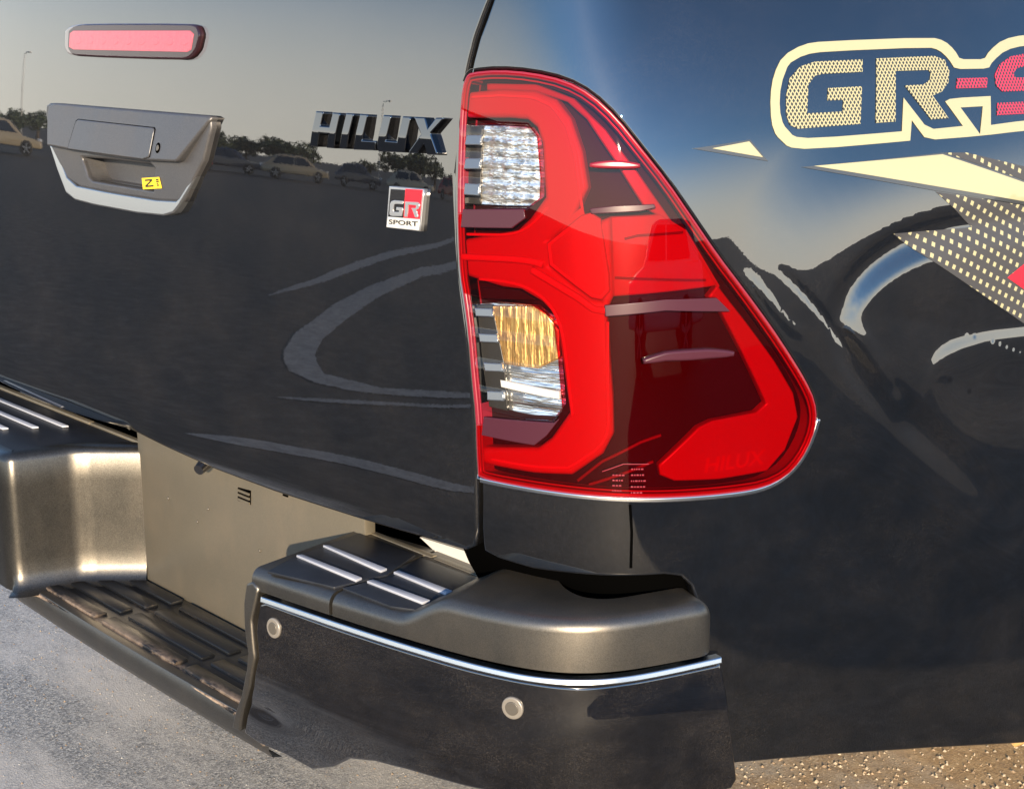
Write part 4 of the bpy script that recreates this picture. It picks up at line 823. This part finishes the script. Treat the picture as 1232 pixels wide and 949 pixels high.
for sx in (1, -1):
    bm = bmesh.new(); bm_poly_prism(bm, [(CX+sx*(HW+.004), 3.15, 1.30), (CX+sx*(HW+.004), 4.75, 1.32), (CX+sx*(HW-.19), 4.35, 1.90), (CX+sx*(HW-.19), 3.25, 1.92)], (sx*.004, 0, .004)); bm_obj('side_window', bm, 'glass_dark', truck)
    for wy in (2.18, 5.35):
        hub = empty('wheel', (CX+sx*(HW-.14), wy, .43), truck)
        bm = bmesh.new(); prof = [(-.13, .25), (-.13, .38), (-.10, .42), (-.05, .43), (.05, .43), (.10, .42), (.13, .38), (.13, .25)]
        rg = [[bm.verts.new((x, r*math.cos(t), r*math.sin(t))) for x, r in prof] for t in np.linspace(0, 2*math.pi, 41)[:-1]]
        for i in range(40):
            for j in range(len(prof)): bm.faces.new((rg[i][j], rg[(i+1) % 40][j], rg[(i+1) % 40][(j+1) % len(prof)], rg[i][(j+1) % len(prof)]))
        bm_obj('tyre', bm, 'tyre', hub)
        bm = bmesh.new(); bmesh.ops.create_cone(bm, cap_ends=True, segments=32, radius1=.25, radius2=.25, depth=.16, matrix=Matrix.Rotation(R(90), 4, 'Y')); bm_obj('rim', bm, 'satin_grey', hub, bevel=.01)
bm = bmesh.new(); box(bm, CX-.98, CX+.98, .10, 2.95, .86, .90); bm_obj('bed_floor', bm, 'gap_black', truck)
bm = bmesh.new(); box(bm, CX-.55, CX+.55, .3, 5.8, .52, .62); bm_obj('chassis', bm, 'gap_black', truck)
# drain tube hanging at the wheel arch
dx_ = np.array([0, .035, .012])+SB.raw(np.array([qbot[-1][0]]), np.array([qbot[-1][1]]))[0]
bm = bmesh.new(); tube(bm, [(dx_[0]-.02, dx_[1]-.012, dx_[2]+.03), (dx_[0]-.02, dx_[1]-.012, dx_[2]-.012)], .006); bm_obj('drain_tube', bm, 'metal_red', truck)
bm = bmesh.new(); tube(bm, [(dx_[0]-.02, dx_[1]-.010, dx_[2]-.010), (dx_[0]-.022, dx_[1]-.004, dx_[2]-.022), (dx_[0]-.03, dx_[1]-.012, dx_[2]-.034)], [.005, .012, .006]); bm_obj('tube_end', bm, 'tan_plastic', truck)

# ---------------------------------------------------------------- what stands around the lot and shows in the paint
random.seed(7)
def paint(name, col): plain(name, col, .35, coat=1, coat_rough=.04)
for n, c_ in (('paint_white', (.62, .61, .58)), ('paint_gold', (.34, .27, .17)), ('paint_navy', (.02, .025, .045)), ('paint_red', (.25, .02, .02)), ('paint_beige', (.45, .38, .27)), ('paint_dark', (.02, .02, .022))): paint(n, c_)
plain('leaf_green', (.045, .065, .030), .7); plain('lamp_glass', (.6, .6, .6), .2)
def car(label, material, loc, rot, suv=False, group='cars parked across the lot'):
    root = empty('parked_car', loc); root.rotation_euler = (0, 0, rot); tag(root, label, 'car', group)
    hz = 1.62 if suv else 1.42; bz = .98 if suv else .86
    low = [(-2.15, .38), (-2.2, .62), (-2.1, bz), (-1.0, bz+.03), (.95, bz), (1.85, bz-.14), (2.15, .66), (2.15, .36)]
    top = [(-2.0, bz-.02), (-1.55 if suv else -1.35, hz-.06), (-1.1, hz), (.1, hz), (.45, hz-.06), (1.15, bz-.03)]
    def slab(prof, hw, tum, ztop, zbot):
        bm = bmesh.new(); L_ = []
        for sy in (1, -1): L_.append([bm.verts.new((x, sy*(hw-tum*max(0, (z-zbot)/(ztop-zbot))), z)) for x, z in prof])
        n = len(prof); bm.faces.new(L_[0]); bm.faces.new(L_[1][::-1])
        for i in range(n): bm.faces.new((L_[0][i], L_[1][i], L_[1][(i+1) % n], L_[0][(i+1) % n]))
        return bm
    bm_obj('body', slab(low, .90, .04, bz, .38), material, root, bevel=.07, seg=3)
    bm_obj('cabin', slab(top, .86, .20, hz, bz), material, root, bevel=.06, seg=3)
    for sy in (1, -1):
        f = lambda z: sy*(.866-.20*(z-bz)/(hz-bz))
        for xs in (((-1.5, .02), (-1.25, .0), (-.30, .0), (-.30, .02)), ((-.22, .02), (-.22, 0), (.28, 0), (.85, .02))):
            q = [(xs[0][0], bz+.05), (xs[1][0], hz-.10), (xs[2][0], hz-.10), (xs[3][0], bz+.05)]
            bm = bmesh.new(); bm_poly_prism(bm, [(x, f(z)-sy*.01, z) for x, z in q], (0, sy*.018, 0)); bm_obj('window', bm, 'glass_dark', root)
    bm = bmesh.new(); bm_poly_prism(bm, [(1.10, .62, bz+.04), (1.10, -.62, bz+.04), (.52, -.56, hz-.10), (.52, .56, hz-.10)], (.02, 0, .02)); bm_obj('windscreen', bm, 'glass_dark', root)
    for x in (-1.32, 1.33):
        for sy in (1, -1):
            bm = bmesh.new(); bmesh.ops.create_cone(bm, cap_ends=True, segments=28, radius1=.335, radius2=.335, depth=.22, matrix=Matrix.Translation((x, sy*.80, .335)) @ Matrix.Rotation(R(90), 4, 'X')); w_ = bm_obj('wheel', bm, 'tyre', root, bevel=.03)
            bm = bmesh.new(); n = 5
            bmesh.ops.create_cone(bm, cap_ends=True, segments=24, radius1=.22, radius2=.22, depth=.02, matrix=Matrix.Translation((x, sy*.905, .335)) @ Matrix.Rotation(R(90), 4, 'X')); bm_obj('rim', bm, 'gap_black', w_)
            bm = bmesh.new()
            for k in range(5):
                t = k*2*math.pi/5+.3; bm_poly_prism(bm, [(x+r_*math.cos(t+d_), sy*.914, .335+r_*math.sin(t+d_)) for r_, d_ in ((.03, -.9), (.215, -.16), (.215, .16), (.03, .9))], (0, sy*.012, 0))
            bm_obj('rim_spoke', bm, 'pole_metal', w_)
    for sy in (1, -1):
        bm = bmesh.new(); box(bm, 2.0, 2.16, sy*.62-.18, sy*.62+.18, .66, .78); bm_obj('headlight', bm, 'lamp_glass', root, bevel=.03)
    return root
def around(az, dist): return (-.6+dist*math.sin(R(az)), -dist*math.cos(R(az)), 0)
CARS = [(-69.5, 46, 'paint_gold', 'gold saloon parked at the far left end of the row'), (-63.6, 60, 'paint_dark', 'black saloon parked beside the gold one'), (-58.6, 60, 'paint_red', 'red saloon in the far row'), (-55.6, 63, 'paint_navy', 'navy saloon behind the red one'), (-51.6, 60, 'paint_gold', 'gold saloon in the middle of the far row'), (-46.9, 61, 'paint_navy', 'navy saloon right of the middle gold saloon'), (-42.3, 60, 'paint_beige', 'beige saloon in the far row'), (-37.6, 61, 'paint_red', 'dark red saloon at the right end of the far row'), (-33.0, 60, 'paint_white', 'white saloon past the dark red one')]
for az, d, mt, lb in CARS: car(lb, mt, around(az, d), R(az))
car('white tall car standing close by on the right of the truck', 'paint_white', (6.3, -2.3, 0), R(-112), True)
def crown(seed, n, rx, rz):
    rnd = random.Random(seed); mb = MB(); lumps = [(rnd.gauss(0, rx*.45), rnd.gauss(0, rx*.45), rz*rnd.uniform(-.35, .65), rnd.uniform(.35, .6)) for _ in range(14)]
    for _ in range(n):
        lx, ly, lz, lr = rnd.choice(lumps); u = Vector((rnd.gauss(0, 1), rnd.gauss(0, 1), rnd.gauss(0, 1))).normalized()*lr*rx*.75*rnd.uniform(.5, 1)
        p = Vector((lx, ly, lz))+u; a = Vector((rnd.gauss(0, 1), rnd.gauss(0, 1), rnd.gauss(0, 1))).normalized(); b = a.orthogonal()
        b = (b*math.cos(rnd.uniform(0, 6))+a.cross(b)*math.sin(rnd.uniform(0, 6))).normalized(); r_ = rnd.uniform(.12, .28)
        mb.add([p+a*r_, p+b*r_*.6, p-a*r_, p-b*r_*.6], [(0, 1, 2, 3)])
    return mb
def tree(label, loc, scale, seed):
    root = empty('tree', loc); root.scale = (scale,)*3; root.rotation_euler = (0, 0, seed); tag(root, label, 'tree', 'trees along the edge of the lot')
    bm = bmesh.new(); tube(bm, [(0, 0, 0), (.05, 0, 1.2), (.1, .05, 2.4)], [.22, .15, .08]); bm_obj('trunk', bm, 'trunk_bark', root)
    c_ = obj('crown', crown(seed, 1500, 2.6, 1.5), 'leaf_green', root, smooth=False); c_.location = (0, 0, 3.0); return root
proto = tree('bushy green tree in the middle of the left clump', around(-56.3, 92), .6, 3)
for k, (az, d, sc) in enumerate(((-54.6, 94, 1.0), (-52.9, 92, 1.1), (-51.6, 95, .8), (-66.9, 90, .95), (-68.4, 84, .8), (-46.3, 96, .75), (-43.8, 92, 1.1), (-42.0, 92, 1.25), (-40.2, 95, 1.0), (-37.5, 99, .7), (-57.6, 97, .7))):
    r_ = proto.copy(); C.objects.link(r_); r_['label'] = ['tree behind the black saloon, left of the clump', 'tallest tree of the left clump', 'low tree at the right of the left clump', 'tree behind the far left gold saloon', 'small tree at the far left end', 'smallest tree in the right clump', 'tree left in the right clump', 'tallest tree of the right clump', 'tree right in the right clump', 'lone small tree at the right end', 'low tree left of the left clump'][k]; r_.location = around(az, d); r_.scale = (sc*1.05, sc*1.05, sc*.55); r_.rotation_euler = (0, 0, k*1.3)
    for ch in proto.children: c_ = ch.copy(); C.objects.link(c_); c_.parent = r_
for az in (-68.0, -45.2):
    root = empty('lamp_post', around(az, 88)); tag(root, 'thin grey lamp post at the '+('left end' if az < -60 else 'right part')+' of the far edge of the lot', 'lamp post', 'lamp posts of the lot')
    bm = bmesh.new(); tube(bm, [(0, 0, 0), (0, 0, 6.5), (0, 0, 6.8), (.9, 0, 6.95)], [.06, .05, .04, .03]); bm_obj('pole', bm, 'pole_metal', root)
    bm = bmesh.new(); box(bm, .7, 1.4, -.14, .14, 6.88, 6.98); bm_obj('lamp_head', bm, 'pole_metal', root, bevel=.02)

# ---------------------------------------------------------------- loose stones on the ground
plain('grit_grey', (.32, .31, .29), .9, var=.3)
plain('stone_pale', (.42, .35, .25), .85, var=.3); plain('stone_dark', (.27, .20, .13), .85, var=.3)
rnd = random.Random(11)
def stones(name, n, mt, area, lo, hi):
    mb = MB()
    for _ in range(n):
        x, y = rnd.uniform(*area[0]), rnd.uniform(*area[1]); r = lo+(hi-lo)*rnd.random()**3; t = rnd.uniform(0, 6.28)
        v = [(x+r*rnd.uniform(.7, 1.3)*math.cos(t+k*1.257), y+r*rnd.uniform(.7, 1.3)*math.sin(t+k*1.257), -.001+r*rnd.uniform(.0, .35)) for k in range(5)]+[(x+r*rnd.uniform(-.3, .3), y+r*rnd.uniform(-.3, .3), r*rnd.uniform(.6, 1.1))]
        mb.add(v, [(k, (k+1) % 5, 5) for k in range(5)])
    tag(obj(name, mb, mt, smooth=False), kind='stuff')
stones('gravel', 9000, 'stone_pale', ((-1.2, .12), (.7, 2.6)), .0008, .0055)
stones('dark_gravel', 9000, 'stone_dark', ((-1.2, .12), (.7, 2.6)), .0008, .0055)
stones('grit', 7000, 'stone_dark', ((-3.0, -.5), (-.4, 1.6)), .001, .003)
stones('pale_grit', 7000, 'grit_grey', ((-3.0, -.5), (-.4, 1.6)), .001, .0026)
